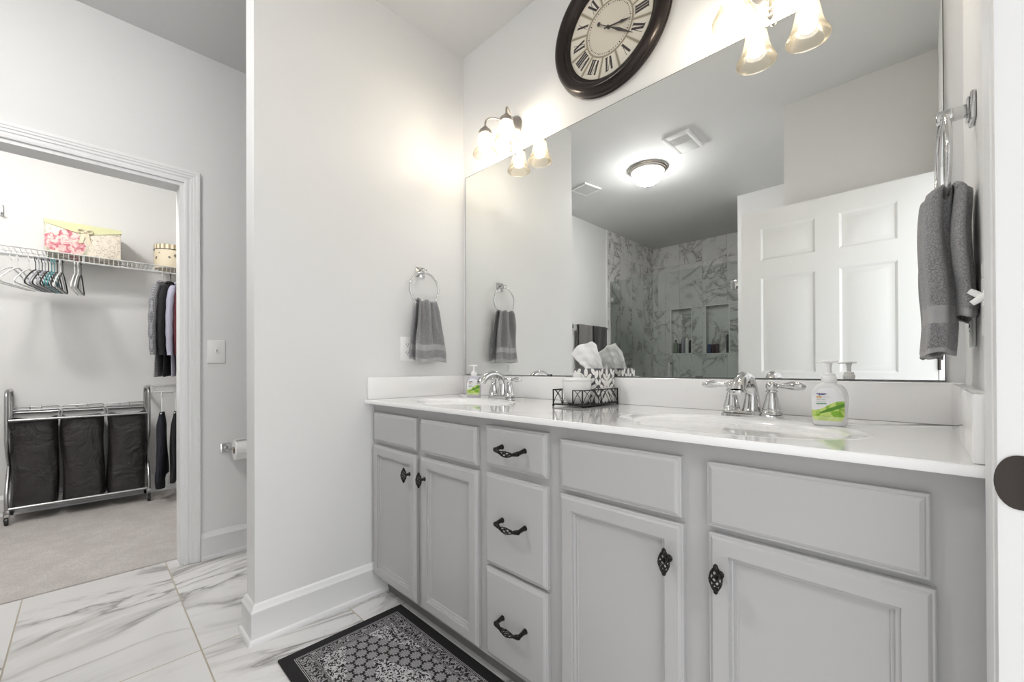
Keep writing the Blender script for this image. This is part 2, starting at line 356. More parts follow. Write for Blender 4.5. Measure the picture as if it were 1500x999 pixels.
def tube(bm, pts, r, n=10, closed=False, caps=True):
    pts = [Vector(p) for p in pts]; L = len(pts)
    rs = r if isinstance(r, (list, tuple)) else [r]*L
    T = []
    for i in range(L):
        a = pts[(i-1) % L] if closed or i > 0 else pts[i]; b = pts[(i+1) % L] if closed or i < L-1 else pts[i]
        t = (b-a); T.append(t.normalized() if t.length > 1e-9 else Vector((0, 0, 1)))
    ref = Vector((0, 0, 1)) if abs(T[0].z) < .9 else Vector((1, 0, 0))
    nx = T[0].cross(ref).normalized(); rings = []
    for i in range(L):
        nx = (nx - T[i]*nx.dot(T[i])).normalized(); ny = T[i].cross(nx)
        rings.append([bm.verts.new(pts[i]+(nx*math.cos(2*PI*k/n)+ny*math.sin(2*PI*k/n))*rs[i]) for k in range(n)])
    ring_faces(bm, rings, True, caps, caps, closed); return bm
def lathe(bm, prof, n=32, M=None, rib=None, cap=True):
    s = bmesh.new(); rings = []
    for q in prof:
        r, z = q[0], q[1]; row = []
        for k in range(n):
            a = 2*PI*k/n; rr = r
            if rib: rr = r*(1+(rib if k % 2 else 0))
            row.append(s.verts.new((max(rr, 1e-5)*math.cos(a), max(rr, 1e-5)*math.sin(a), z)))
        rings.append(row)
    ring_faces(s, rings, True, cap, cap); merge(bm, s, M); return bm
def TR(x=0, y=0, z=0): return Matrix.Translation((x, y, z))
def RX(a): return Matrix.Rotation(a, 4, 'X')
def RY(a): return Matrix.Rotation(a, 4, 'Y')
def RZ(a): return Matrix.Rotation(a, 4, 'Z')
def disc(bm, r, h, n=32, M=None, bev=0):
    p = [(r, 0), (r, h)] if not bev else [(r-bev, 0), (r, bev), (r, h-bev), (r-bev, h)]
    return lathe(bm, p, n, M)
def sweep(bm, path, prof, mp, closed=False, closed_prof=True):
    P = [Vector(p) for p in path]; L = len(P); rings = []
    for i in range(L):
        ds = []
        if closed or i > 0: ds.append((P[i]-P[i-1]).normalized())
        if closed or i < L-1: ds.append((P[(i+1) % L]-P[i]).normalized())
        ns = [Vector((-d.y, d.x)) for d in ds]
        m = ns[0] if len(ns) == 1 else (ns[0]+ns[1])/(1+ns[0].dot(ns[1]))
        rings.append([bm.verts.new(mp(P[i]+m*o, h)) for o, h in prof])
    ring_faces(bm, rings, closed_prof, True, True, closed); return bm
def relief(bm, u0, u1, v0, v1, prof, mp, cap=True):
    rings = []
    for ins, h in prof:
        a, b, c, d = u0+ins, u1-ins, v0+ins, v1-ins
        rings.append([bm.verts.new(mp(p, h)) for p in ((a, c), (b, c), (b, d), (a, d))])
    for i in range(len(rings)-1):
        for j in range(4):
            k = (j+1) % 4; bm.faces.new((rings[i][j], rings[i][k], rings[i+1][k], rings[i+1][j]))
    if cap: bm.faces.new(rings[-1])
    return bm
def arc(c, r, a0, a1, n, f): return [f(c, r, a0+(a1-a0)*i/(n-1)) for i in range(n)]
def smooth_path(pts, k=6):
    P = [Vector(p) for p in pts]; out = []
    for i in range(len(P)-1):
        p0 = P[max(i-1, 0)]; p1 = P[i]; p2 = P[i+1]; p3 = P[min(i+2, len(P)-1)]
        for j in range(k):
            t = j/k
            out.append(.5*((2*p1)+(-p0+p2)*t+(2*p0-5*p1+4*p2-p3)*t*t+(-p0+3*p1-3*p2+p3)*t**3))
    out.append(P[-1]); return out

# ------------------------------------------------------------------ object helpers
def part(name, bm, mats, parent=None, angle=32, label=None, recalc=True):
    if recalc: bmesh.ops.recalc_face_normals(bm, faces=bm.faces)
    for f in bm.faces: f.smooth = True
    me = bpy.data.meshes.new(name); bm.to_mesh(me); bm.free()
    for m in (mats if isinstance(mats, (list, tuple)) else [mats]): me.materials.append(m)
    me.set_sharp_from_angle(angle=math.radians(angle))
    o = bpy.data.objects.new(name, me); COL.objects.link(o)
    if parent is not None: o.parent = parent
    if label: o['label'] = label
    return o
def tag(o, label, cat, group=None, kind=None):
    o['label'] = label; o['category'] = cat
    if group: o['group'] = group
    if kind: o['kind'] = kind
    return o
def thing(name, label, cat, loc=(0, 0, 0), rz=0, group=None):
    o = bpy.data.objects.new(name, None); COL.objects.link(o); o.location = loc; o.rotation_euler = (0, 0, rz); o.empty_display_size = .05
    return tag(o, label, cat, group)
def solo(name, bm, m, label, cat, loc=(0, 0, 0), rz=0, group=None, angle=32):
    o = part(name, bm, m, None, angle); o.location = loc; o.rotation_euler = (0, 0, rz); return tag(o, label, cat, group)
def struct(name, bm, m, label, cat, angle=32):
    o = part(name, bm, m, None, angle); return tag(o, label, cat, kind='structure')
def kids(o): return [c for c in bpy.data.objects if c.parent == o]
def dup(o, parent=None):
    c = o.copy(); COL.objects.link(c)
    if parent is not None: c.parent = parent
    for ch in kids(o): dup(ch, c)
    return c
def text_mesh(bm, s, size, M, mi=0, bold=0):
    cu = bpy.data.curves.new('lettering', 'FONT'); cu.body = s; cu.size = size; cu.align_x = 'LEFT'; cu.offset = bold
    ob = bpy.data.objects.new('lettering', cu); COL.objects.link(ob)
    me = bpy.data.meshes.new_from_object(ob.evaluated_get(bpy.context.evaluated_depsgraph_get()))
    sub = bmesh.new(); sub.from_mesh(me)
    for f in sub.faces: f.material_index = mi
    merge(bm, sub, M)
    bpy.data.objects.remove(ob); bpy.data.curves.remove(cu); bpy.data.meshes.remove(me)

# ================================================================== ROOM
CZ = 2.74; XW = 1.874; XC = -.985; ZC = .8905; PX = -.108; PY = -1.015
b = bmn(); box(b, XC-.104, 3.2, -4.45, .12, -.1, 0); struct('floor', b, M_TILE, 'grey-veined white marble tile floor of the bathroom', 'floor')
b = bmn(); box(b, -2.95, XC-.106, -2.85, -.3, -.1, .007, .003); struct('floor_closet', b, M_CARPET, 'beige carpet on the closet floor', 'carpet')
b = bmn(); box(b, -2.95, 2.1, -4.5, .12, CZ, CZ+.1); struct('ceiling', b, M_CEIL, 'flat white ceiling over the bathroom and closet', 'ceiling')
b = bmn(); box(b, XC-.115, XW+.12, 0, .12, 0, CZ); struct('wall_back', b, M_WALL, 'pale grey wall behind the mirror and clock', 'wall')
b = bmn(); box(b, PX, 0, PY, 0, 0, CZ); struct('wall_partition', b, M_WALL, 'pale grey partition wall at the left end of the vanity', 'wall')
DY0, DY1, DH = -1.93, -1.097, 2.018       # closet doorway
b = bmn(); box(b, XC-.115, XC, DY1, 0, 0, CZ); box(b, XC-.115, XC, DY0, DY1, DH, CZ); box(b, XC-.115, XC, -4.45, DY0, 0, CZ)
struct('wall_left', b, M_WALL, 'pale grey wall around the closet doorway', 'wall')
b = bmn(); box(b, -2.95, -2.81, -2.85, -.3, 0, CZ); struct('wall_closet_back', b, M_CLOSETW, 'white back wall of the closet', 'wall')
b = bmn(); box(b, -2.95, XC-.115, -2.95, -2.85, 0, CZ); struct('wall_closet_left', b, M_CLOSETW, 'white left wall of the closet', 'wall')
b = bmn(); box(b, -2.95, XC-.115, -.4, -.3, 0, CZ); struct('wall_closet_right', b, M_CLOSETW, 'white right wall of the closet', 'wall')
RY0, RY1, RH = -1.635, -.646, 2.06         # entrance doorway in the right wall
b = bmn(); box(b, XW, XW+.12, RY1, .0, 0, CZ); box(b, XW, XW+.12, RY0, RY1, RH, CZ); box(b, XW, XW+.12, -3.3, RY0, 0, CZ)
struct('wall_right', b, M_WALL, 'pale grey wall at the right end of the vanity', 'wall')
b = bmn(); box(b, 1.166, XW, -3.2, -1.752, 0, CZ); struct('wall_south', b, M_WALL, 'pale grey wall behind the open door, seen in the mirror', 'wall')
b = bmn(); box(b, .5, 1.166, -3.23, -3.11, 0, CZ); box(b, .5, .62, -4.32, -3.23, 0, CZ); struct('wall_shower_right', b, M_WALL, 'pale grey wall stub beside the shower door', 'wall')
# shower tile
YB = -4.32; n1 = (-.705, -.43, 1.225, 1.84); n2 = (-.235, .045, 1.215, 1.84)
b = bmn(); D = .09
for x0, x1 in ((XC, n1[0]), (n1[1], n2[0]), (n2[1], .5)): box(b, x0, x1, YB-D, YB, 0, CZ)
for q in (n1, n2): box(b, q[0], q[1], YB-D, YB, 0, q[2]); box(b, q[0], q[1], YB-D, YB, q[3], CZ)
box(b, XC, .6, YB-D-.03, YB-D, 0, CZ)
struct('wall_shower_back', b, M_SHOWERX, 'marble tiled back wall of the shower with two niches', 'wall')
b = bmn(); box(b, XC, XC+.012, YB, -3.08, 0, CZ); box(b, .488, .5, YB, -3.235, 0, CZ); struct('wall_shower_side', b, M_SHOWERY, 'marble tiled side walls of the shower', 'wall')
b = bmn()
for q in (n1, n2):
    for bx in ((q[0]-.012, q[0], q[2], q[3]), (q[1], q[1]+.012, q[2], q[3]), (q[0]-.012, q[1]+.012, q[3], q[3]+.012), (q[0]-.012, q[1]+.012, q[2]-.012, q[2])): box(b, bx[0], bx[1], YB-.002, YB+.004, bx[2], bx[3])
box(b, XC, XC+.014, -3.088, -3.072, 0, CZ)
struct('trim_1', b, M_TRIM, 'slim white edging round the shower niches and tile', 'trim')
b = bmn(); box(b, XC+.012, .488, -3.21, -3.09, 0, .10, .004); struct('trim_2', b, M_SHOWERX, 'tiled shower curb', 'trim')

# baseboards
BPROF = [(0, 0), (.026, 0), (.0265, .006), (.022, .016), (.0155, .020), (.0145, .108), (.0165, .112), (.0165, .119), (.010, .128), (.0085, .136), (.0045, .142), (0, .145)]
fl = lambda p, h: (p.x, p.y, h)
b = bmn(); sweep(b, [(0, -.47), (0, PY), (PX, PY), (PX, 0)], BPROF, fl); struct('baseboard_partition', b, M_TRIM, 'white baseboard wrapping the partition wall end', 'baseboard')
b = bmn(); sweep(b, [(PX, 0), (XC, 0), (XC, -1.028)], BPROF, fl); sweep(b, [(XC, DY0-.07), (XC, -3.07)], BPROF, fl); struct('baseboard_left', b, M_TRIM, 'white baseboard right of the closet doorway', 'baseboard')
b = bmn(); sweep(b, [(XC-.115, -.4), (-2.81, -.4), (-2.81, -2.85)], BPROF, lambda p, h: (p.x, p.y, h+.004)); struct('baseboard_closet', b, M_TRIM, 'white baseboard along the closet walls', 'baseboard')
b = bmn(); sweep(b, [(.5, -3.11), (1.166, -3.11), (1.166, -1.752), (1.87, -1.752)], BPROF, fl); struct('baseboard_south', b, M_TRIM, 'white baseboard behind the open door', 'baseboard')

# door casings (profile across the trim: offset from opening, thickness)
CPROF = [(.0, 0), (.0, .010), (.006, .013), (.014, .013), (.018, .0095), (.024, .0095), (.028, .014), (.038, .014), (.042, .0175), (.050, .0175), (.054, .020), (.066, .020), (.068, .016), (.068, 0)]
b = bmn(); sweep(b, [(DY0, 0), (DY0, DH), (DY1, DH), (DY1, 0)], CPROF, lambda p, h: (XC+h, p.x, p.y)); struct('trim_3', b, M_TRIM, 'white fluted casing around the closet doorway', 'trim')
b = bmn()
for x0, x1, t in ((XC-.117, XC+.002, .018),):
    box(b, x0, x1, DY1-.018, DY1+.001, 0.002, DH); box(b, x0, x1, DY0-.001, DY0+.018, 0.002, DH); box(b, x0, x1, DY0+.018, DY1-.018, DH-.018, DH+.001)
struct('trim_4', b, M_TRIM, 'white jamb lining inside the closet doorway', 'trim')
b = bmn(); sweep(b, [(RY0, 0), (RY0, RH), (RY1, RH), (RY1, 0)], [(o*.90+.001, h*.62) for o, h in CPROF], lambda p, h: (XW-h, p.x, p.y)); struct('trim_5', b, M_TRIM, 'white fluted casing around the entrance doorway', 'trim')
b = bmn(); box(b, XW-.0075, XW+.125, RY1-.006, RY1+.001, 0, RH, .0015); box(b, XW-.0075, XW+.125, RY0-.001, RY0+.006, 0, RH, .0015); box(b, XW-.0075, XW+.125, RY0+.006, RY1-.006, RH-.006, RH+.001, .0015)
box(b, XW+.045, XW+.085, RY1-.018, RY1-.005, 0, RH-.007, .002)
struct('trim_6', b, M_TRIM, 'white jamb lining of the entrance doorway', 'trim')

# entrance door, open against the wall, visible in the mirror
t = tag(bpy.data.objects.new('door_1', None), 'white six-panel door standing open, seen in the mirror', 'door', kind='structure'); COL.objects.link(t); t.location = (.955, -1.625, .012)
W_, H_ = .908, 2.018; TH = .035
cols = ((.112, .398), (.511, .760)); rows = ((.12, .845), (.985, 1.59), (1.702, 1.908))
b = bmn(); FR = lambda p, h: (p[0], TH+h, p[1]); BK = lambda p, h: (p[0], -h, p[1])
xs = [0, cols[0][0], cols[0][1], cols[1][0], cols[1][1], W_]; zs = [0] + [v for r in rows for v in r] + [H_]
DP = [(0, 0), (.004, -.002), (.012, -.009), (.020, -.009), (.046, -.0015), (.050, -.0005)]
for mp in (FR, BK):
    for i in range(5):
        for j in range(7):
            if i in (1, 3) and j in (1, 3, 5): relief(b, xs[i], xs[i+1], zs[j], zs[j+1], DP, mp)
            else: b.faces.new([b.verts.new(mp(p, 0)) for p in ((xs[i], zs[j]), (xs[i+1], zs[j]), (xs[i+1], zs[j+1]), (xs[i], zs[j+1]))])
for a, c in (((0, 0), (0, H_)), ((W_, 0), (W_, H_)), ((0, 0), (W_, 0)), ((0, H_), (W_, H_))):
    b.faces.new([b.verts.new(q) for q in ((a[0], 0, a[1]), (c[0], 0, c[1]), (c[0], TH, c[1]), (a[0], TH, a[1]))])
bmesh.ops.remove_doubles(b, verts=b.verts, dist=1e-5); part('door_panel', b, M_DOOR, t, 20)
b = bmn(); Mk = TR(.062, TH, .92) @ RX(-PI/2); lathe(b, [(.031, 0), (.031, .004), (.012, .007), (.011, .018), (.023, .027), (.026, .037), (.022, .046), (.001, .050)], 24, Mk); part('knob', b, M_STRIKE, t)
b = bmn()
for z in (.2, 1.0, 1.8): tube(b, [(W_+.004, TH+.004, z), (W_+.004, TH+.004, z+.09)], .006, 10)
part('hinge', b, M_STRIKE, t)
# strike plate on the near jamb
t = thing('strike_plate', 'dark bronze strike plate with a rounded lip on the door jamb', 'strike plate', (XW, RY1-.0062, .887))
b = bmn(); pts = []
R_ = .0335
outl = [(.075, -R_), (.075, R_)] + [(-.010+.016*math.cos(a)*-1-.000, R_*math.sin(a)) for a in [PI/2-PI*i/14 for i in range(15)]]
outl = [(.080, -R_), (.080, R_)] + [(.010-.0205*math.cos(PI/2-PI*i/16), R_*math.sin(PI/2-PI*i/16)) for i in range(17)]
def lipy(x): return 0 if x > -.006 else (x+.006)**2*14
f0 = [b.verts.new((x, -.0018+lipy(x), z)) for x, z in outl]; f1 = [b.verts.new((x, .0002+lipy(x), z)) for x, z in outl]
ring_faces(b, [f0, f1]); part('plate', b, M_STRIKE, t, 40)
b = bmn(); box(b, .030, .054, -.0026, -.0016, -.013, .013, .0008); part('latch_hole', b, M_DARKSLOT, t)
for z in (-.022, .022):
    b = bmn(); disc(b, .004, .0012, 16, TR(.042, -.0017, z) @ RX(PI/2), .0004); part('screw', b, M_NICKEL, t)

# ================================================================== VANITY
YF = -.532
van = thing('vanity_cabinet', 'long light grey double-sink vanity cabinet under the white counter', 'cabinet', (.9425, -.28, 0))
LC = lambda x, y, z: (x-.9425, y+.28, z)
def lbox(bm, x0, x1, y0, y1, z0, z1, bev=0): a = LC(x0, y0, z0); c = LC(x1, y1, z1); return box(bm, a[0], c[0], a[1], c[1], a[2], c[2], bev)
b = bmn(); lbox(b, .004, 1.872, YF+.02, -.004, .10, .871)
# face frame of stiles and rails
ST = ((.004, .045), (.355, .42), (.722, .80), (1.025, 1.105), (1.405, 1.495), (1.795, 1.872))
for x0, x1 in ST: lbox(b, x0, x1, YF, YF+.0205, .085, .871)
for i in range(5):
    for z0, z1 in (((.085, .115), (.675, .715), (.822, .871)) if i != 2 else ((.085, .115), (.38, .41), (.68, .722), (.835, .871))): lbox(b, ST[i][1], ST[i+1][0], YF+.0004, YF+.0203, z0, z1)
part('carcass', b, M_CAB, van)
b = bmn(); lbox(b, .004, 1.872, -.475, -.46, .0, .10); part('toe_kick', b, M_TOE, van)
FRONT = lambda p, h: LC(p[0], YF-h, p[1])
PLAIN = [(0, 0), (0, .013), (.002, .0145), (.005, .0150), (.007, .0172), (.0115, .0195), (.0125, .02)]
def slab(name, x0, x1, z0, z1):
    b = bmn(); relief(b, x0, x1, z0, z1, PLAIN, FRONT); return part(name, b, M_CAB, van, 18)
DOORP = [(0, 0), (0, .013), (.002, .0150), (.005, .0155), (.007, .0178), (.010, .02), (.040, .02), (.0406, .0140), (.0460, .0150), (.0475, .0140), (.0482, .0080), (.0530, .0086), (.0545, .0050)]
def knob(parent, x, z):
    # bird-cage knob: spindle of twisted wires on a round post
    k = bmn(); Y = YF-.02
    P = lambda dx, dy, dz: LC(x+dx, Y+dy, z+dz)
    lathe(k, [(.008, 0), (.008, .002), (.0055, .004), (.0045, .016), (.006, .019)], 16, TR(*P(0, 0, 0)) @ RX(PI/2))
    for sgn in (1, -1):
        for s in range(6):
            pts = []
            for i in range(13):
                u = i/12; r = .0122*math.sin(PI*(.06+.88*u))**.9; a = sgn*u*1.25*PI + s*PI/3
                pts.append(P(r*math.cos(a), -.027+r*math.sin(a)*.9, -.0245+.049*u))
            tube(k, pts, .0014, 6)
    for e in (-1, 1):
        lathe(k, [(.0045, -.006), (.0052, -.001), (.0042, .004), (.001, .007)], 12, TR(*P(0, -.027, e*.0235)) @ (Matrix() if e > 0 else RX(PI)))
    return part('knob', k, M_BLACK, parent, 50, 'black open-weave knob')
def pull(parent, x, z):
    k = bmn(); Y = YF-.02
    P = lambda dx, dy, dz: LC(x+dx, Y+dy, z+dz)
    H = .048
    for e in (-1, 1):
        tube(k, [P(e*H, 0, .004), P(e*H, -.010, .004), P(e*H, -.026, .001), P(e*H*.985, -.031, 0)], [.0085, .0065, .0062, .008], 12)
        tube(k, [P(e*(H+.004), -.030, 0), P(e*H, -.030, 0), P(e*.035, -.032, -.003), P(e*.030, -.033, -.005)], [.006, .0078, .0062, .0050], 12)
    for sgn in (1, -1):
        for s in range(4):
            pts = []
            for i in range(15):
                u = i/14; r = .0085*math.sin(PI*(.05+.9*u)); a = sgn*u*1.5*PI + s*PI/2; dx = -.032+.064*u
                sag = -.005-.003*math.sin(PI*u)
                pts.append(P(dx, -.033+r*math.cos(a), sag+r*math.sin(a)))
            tube(k, pts, .0015, 6)
    return part('handle', k, M_BLACK, parent, 50, 'black twisted basket handle')
def door(x0, x1, kx):
    b = bmn(); relief(b, x0, x1, .100, .6865, DOORP, FRONT); d = part('door', b, M_CAB, van, 18); knob(d, kx, .607); return d
slab('false_drawer_front', .026, .370, .704, .834); slab('false_drawer_front', .404, .737, .704, .834)
slab('false_drawer_front', 1.087, 1.421, .700, .835); slab('false_drawer_front', 1.475, 1.808, .699, .833)
door(.022, .371, .331); door(.405, .741, .438); door(1.087, 1.425, 1.396); door(1.478, 1.814, 1.503)
for z0, z1, hz in ((.715, .846, .781), (.400, .693, .553), (.105, .388, .249)):
    d = slab('drawer', .782, 1.041, z0, z1); pull(d, .9125, hz)

# countertop with two moulded basins
ct = thing('countertop', 'glossy white one-piece vanity top with two oval basins', 'countertop', (.9425, -.28, ZC))
LT = lambda x, y, z: (x-.9425, y+.28, z-ZC)
XR = 1.8735; YCF = -.577; TKC = .0175
b = bmn()
def ell(cx, cy, rx, ry, z, n=96): return [b.verts.new(LT(cx+rx*math.cos(2*PI*i/n), cy+ry*math.sin(2*PI*i/n), z)) for i in range(n)]
BAS = ((.41, -.345), (1.447, -.345)); RXo, RYo = .285, .185
for (cx, cy), (x0, x1) in zip(BAS, ((.001, .93), (.93, XR))):
    y0, y1 = YCF+.004, -.001; N_ = 96
    e = ell(cx, cy, RXo, RYo, ZC)
    outer = []
    for i in range(N_):
        a = 2*PI*i/N_; c, s = math.cos(a)*RXo, math.sin(a)*RYo
        k = min([(x1-cx)/c if c > 1e-9 else 1e9, (x0-cx)/c if c < -1e-9 else 1e9, (y1-cy)/s if s > 1e-9 else 1e9, (y0-cy)/s if s < -1e-9 else 1e9])
        outer.append((cx+c*k, cy+s*k))
    for X, Y in ((x0, y0), (x1, y0), (x1, y1), (x0, y1)):
        j = min(range(N_), key=lambda i: (outer[i][0]-X)**2+(outer[i][1]-Y)**2); outer[j] = (X, Y)
    o2 = [b.verts.new(LT(X, Y, ZC)) for X, Y in outer]
    ring_faces(b, [e, o2], True, False, False)
# front edge, underside and ends
edge = [(YCF+.004, ZC), (YCF+.001, ZC-.0012), (YCF, ZC-.004), (YCF, ZC-TKC+.003), (YCF+.002, ZC-TKC), (-.001, ZC-TKC)]
ring_faces(b, [[b.verts.new(LT(x, y, z)) for y, z in edge] for x in (.001, XR)], False)
for x in (.001, XR): b.faces.new([b.verts.new(LT(x, y, z)) for y, z in edge+[(-.001, ZC)]])
bmesh.ops.remove_doubles(b, verts=b.verts, dist=1e-5); part('slab', b, M_COUNTER, ct, 40)
for cx, cy in BAS:
    b = bmn(); rings = []
    for k, dz in ((1, 0), (.985, .0005), (.965, .0004), (.945, -.0004), (.92, -.0018), (.90, -.0030), (.87, -.0042), (.852, -.0060), (.835, -.011), (.80, -.032), (.74, -.070), (.62, -.105), (.42, -.125), (.2, -.131), (.07, -.133)):
        rings.append(ell(cx, cy+(1-k)*.02, RXo*k, RYo*k, ZC+dz, 96))
    ring_faces(b, rings, True, False, True); s = part('sink_basin', b, M_COUNTER, ct, 60)
    b = bmn(); lathe(b, [(.024, 0), (.022, .003), (.012, .004), (.010, .002), (.001, .0015)], 24, TR(*LT(cx, cy+.018, ZC-.1325))); part('drain', b, M_CHROME, s)
b = bmn(); a0 = LT(.001, -.02, ZC); a1 = LT(XR, -.001, .9925); box(b, a0[0], a1[0], a0[1], a1[1], 0, a1[2], .003); part('backsplash', b, M_COUNTER, ct)
for x0, x1 in ((.001, .021), (1.8505, XR)):
    b = bmn(); a0 = LT(x0, -.567, ZC); a1 = LT(x1, -.02, .9915); box(b, a0[0], a1[0], a0[1], a1[1], 0, a1[2], .003); part('side_splash', b, M_COUNTER, ct)

# faucets
def faucet(x, y, label):
    t = thing('faucet', label, 'faucet', (x, y, ZC), 0, 'chrome two-handle faucets')
    b = bmn()
    def stad(sx, sy, z, n=40):
        out = []
        for i in range(n):
            a = 2*PI*i/n; c, s = math.cos(a), math.sin(a)
            out.append(b.verts.new((math.copysign(abs(c)**.5, c)*sx, math.copysign(abs(s)**.7, s)*sy, z)))
        return out
    ring_faces(b, [stad(.080, .030, 0), stad(.080, .030, .004), stad(.076, .027, .007), stad(.072, .024, .009), stad(.068, .020, .014)]); part('base_plate', b, M_CHROME, t, 40)
    for e in (-1, 1):
        b = bmn(); lathe(b, [(.0265, .008), (.0265, .013), (.0235, .016), (.0225, .020), (.024, .023), (.022, .027), (.0165, .050), (.0135, .064), (.0115, .068), (.0150, .071), (.0150, .075), (.0115, .075), (.0115, .077), (.0145, .082), (.0155, .088), (.013, .095), (.0065, .099), (.001, .100)], 28, TR(e*.052, 0, 0)); h = part('valve', b, M_CHROME, t, 40)
        b = bmn(); pts = [(e*.060, 0, .087), (e*.070, -.001, .0875), (e*.082, -.003, .0885), (e*.10, -.006, .0895), (e*.118, -.009, .0885), (e*.130, -.011, .087), (e*.134, -.0115, .0865)]
        tube(b, pts, [.007, .0052, .0075, .0115, .0112, .0075, .002], 14); part('lever', b, M_CHROME, h, 40)
    b = bmn()
    sp = smooth_path([(0, .004, .010), (0, .008, .040), (0, .008, .066), (0, -.003, .091), (0, -.028, .109), (0, -.060, .113), (0, -.093, .104), (0, -.116, .089), (0, -.123, .076)], 6)
    n = len(sp); rad = []
    for i in range(n):
        u = i/(n-1); rad.append(.027-.0115*min(1, u/.35)**.7 if u < .35 else (.0155 + (.0045*((u-.62)/.38) if u > .62 else 0)))
    tube(b, sp, rad, 20); lathe(b, [(.0205, 0), (.0225, .003), (.0225, .008), (.0195, .012)], 24, TR(0, -.1225, .0715) @ RX(.22)); part('spout', b, M_CHROME, t, 45)
    b = bmn(); lathe(b, [(.0022, .01), (.0022, .083), (.0045, .085), (.003, .089), (.0058, .094), (.0052, .100), (.001, .104)], 12, TR(0, .026, 0)); part('lift_rod', b, M_CHROME, t, 45)
faucet(.41, -.112, 'chrome faucet on the left basin, farther from the camera')
faucet(1.447, -.112, 'chrome faucet on the right basin, nearer the hand soap with white pump')

# ================================================================== MIRROR
t = thing('wall_mirror', 'large frameless mirror on the wall above the counter', 'mirror', (.9325, 0, .9945))
b = bmn(); box(b, -.9095, .9095, -.007, -.001, .001, 1.075); 
for f in b.faces: f.material_index = 1
for f in b.faces:
    if f.calc_center_median().y < -.0065: f.material_index = 0
part('glass', b, [M_MIRROR, M_MIRROREDGE], t)
b = bmn(); relief(b, -.9095, .9095, .001, 1.075, [(0, .0068), (0, .0075), (.0015, .0075), (.0017, .0068)], lambda p, h: (p[0], -h, p[1]), False); part('dark_edge', b, M_MIRROREDGE, t)
M_CLIP = clear_glass('clear_clip', (.9, .9, .9))
for x in (-.32, .33):
    b = bmn(); box(b, x-.012, x+.012, -.010, -.0071, -.0015, .008, .001); part('clip', b, M_CLIP, t)

# ================================================================== VANITY LIGHTS
def sconce(x, z, label):
    t = thing('vanity_light', label, 'light fixture', (x, 0, z), 0, 'two-lamp vanity lights')
    b = bmn(); s = Matrix.Diagonal((1.0, 1.0, 1.0, 1)); lathe(b, [(.058, .001), (.058, .006), (.050, .010), (.046, .018), (.034, .026), (.018, .030), (.014, .036), (.001, .038)], 40, RX(PI/2)); part('backplate', b, M_NICKEL, t, 40)
    for e in (-1, 1):
        b = bmn(); sx = e*.0715
        tube(b, smooth_path([(e*.012, -.026, .006), (e*.024, -.044, .022), (e*.040, -.072, .034), (e*.058, -.102, .033), (sx-.003*e, -.119, .020), (sx, -.124, .002), (sx, -.124, -.018)], 6), .0048, 12)
        a = part('arm', b, M_NICKEL, t, 60)
        b = bmn(); lathe(b, [(.001, .010), (.009, .009), (.012, .006), (.013, .002), (.022, -.004), (.0295, -.012), (.0315, -.020), (.0315, -.030), (.0285, -.031), (.0285, -.020), (.001, -.015)], 32, TR(sx, -.124, -.020)); h = part('socket_cap', b, M_NICKEL, t, 40)
        b = bmn(); pr = [(.0285, -.036), (.0305, -.048), (.0325, -.064), (.0355, -.082), (.0395, -.100), (.0445, -.115), (.0500, -.127), (.0550, -.136), (.0580, -.143), (.0575, -.148)]
        lathe(b, pr + [(r-.0025, zz) for r, zz in pr[::-1]], 84, TR(sx, -.124, 0), .036, False)
        bmesh.ops.remove_doubles(b, verts=b.verts, dist=1e-6); part('glass_shade', b, M_SHADE, t, 80)
        b = bmn(); lathe(b, [(.011, -.045), (.013, -.060), (.020, -.078), (.0245, -.094), (.0235, -.108), (.016, -.119), (.001, -.124)], 24, TR(sx, -.124, 0)); part('bulb', b, M_BULB, t, 80, 'lit white bulb')
    b = bmn(); lathe(b, [(.005, -.052), (.004, -.085), (.008, -.090), (.0055, -.098), (.010, -.108), (.0085, -.116), (.001, -.124)], 16, TR(0, -.024, 0)); part('finial', b, M_NICKEL, t, 50)
sconce(.388, 2.196, 'two-lamp vanity light with ribbed glass shades, left of the clock')
sconce(1.482, 2.196, 'two-lamp vanity light with ribbed glass shades, right of the clock')

# ================================================================== WALL CLOCK
t = thing('wall_clock', 'large round wall clock in a thick dark bronze frame with roman numerals', 'clock', (.925, -.001, 2.375))
CM = RX(PI/2)             # lathe axis z -> -y (out of the wall)
b = bmn(); prf = [(.249, 0), (.256, .004), (.258, .010), (.254, .014), (.256, .018), (.254, .030), (.247, .043), (.236, .051), (.225, .052), (.214, .047), (.207, .037), (.204, .031), (.199, .030), (.197, .024), (.193, .023), (.190, .017), (.187, .016), (.187, 0)]
lathe(b, prf+[prf[0]], 96, CM, None, False); bmesh.ops.remove_doubles(b, verts=b.verts, dist=1e-6); part('frame', b, M_CLOCKFRAME, t, 50)
b = bmn(); disc(b, .190, .012, 96, CM); dial = part('dial', b, M_CLOCKFACE, t)
YD = -.0121
def dialbox(bm, ang, r0, r1, w0, w1, y0, th, shift=0.0):
    """radial bar from r0 to r1 with tapering half-widths; ang clockwise from 12"""
    d = Vector((math.sin(ang), 0, math.cos(ang))); p = Vector((math.cos(ang), 0, -math.sin(ang)))
    q = [d*r0+p*(shift-w0), d*r0+p*(shift+w0), d*r1+p*(shift+w1), d*r1+p*(shift-w1)]
    v0 = [bm.verts.new(v+Vector((0, y0, 0))) for v in q]; v1 = [bm.verts.new(v+Vector((0, y0-th, 0))) for v in q]
    ring_faces(bm, [v0, v1])
b = bmn()
for k in range(12): dialbox(b, 2*PI*k/12, .112, .180, .022, .040, YD, .0007)
part('numeral_plates', b, M_CLOCKPLATE, dial)
b = bmn()
for k in range(12): dialbox(b, 2*PI*(k+.5)/12, .104, .184, .0030, .0042, YD, .0010)
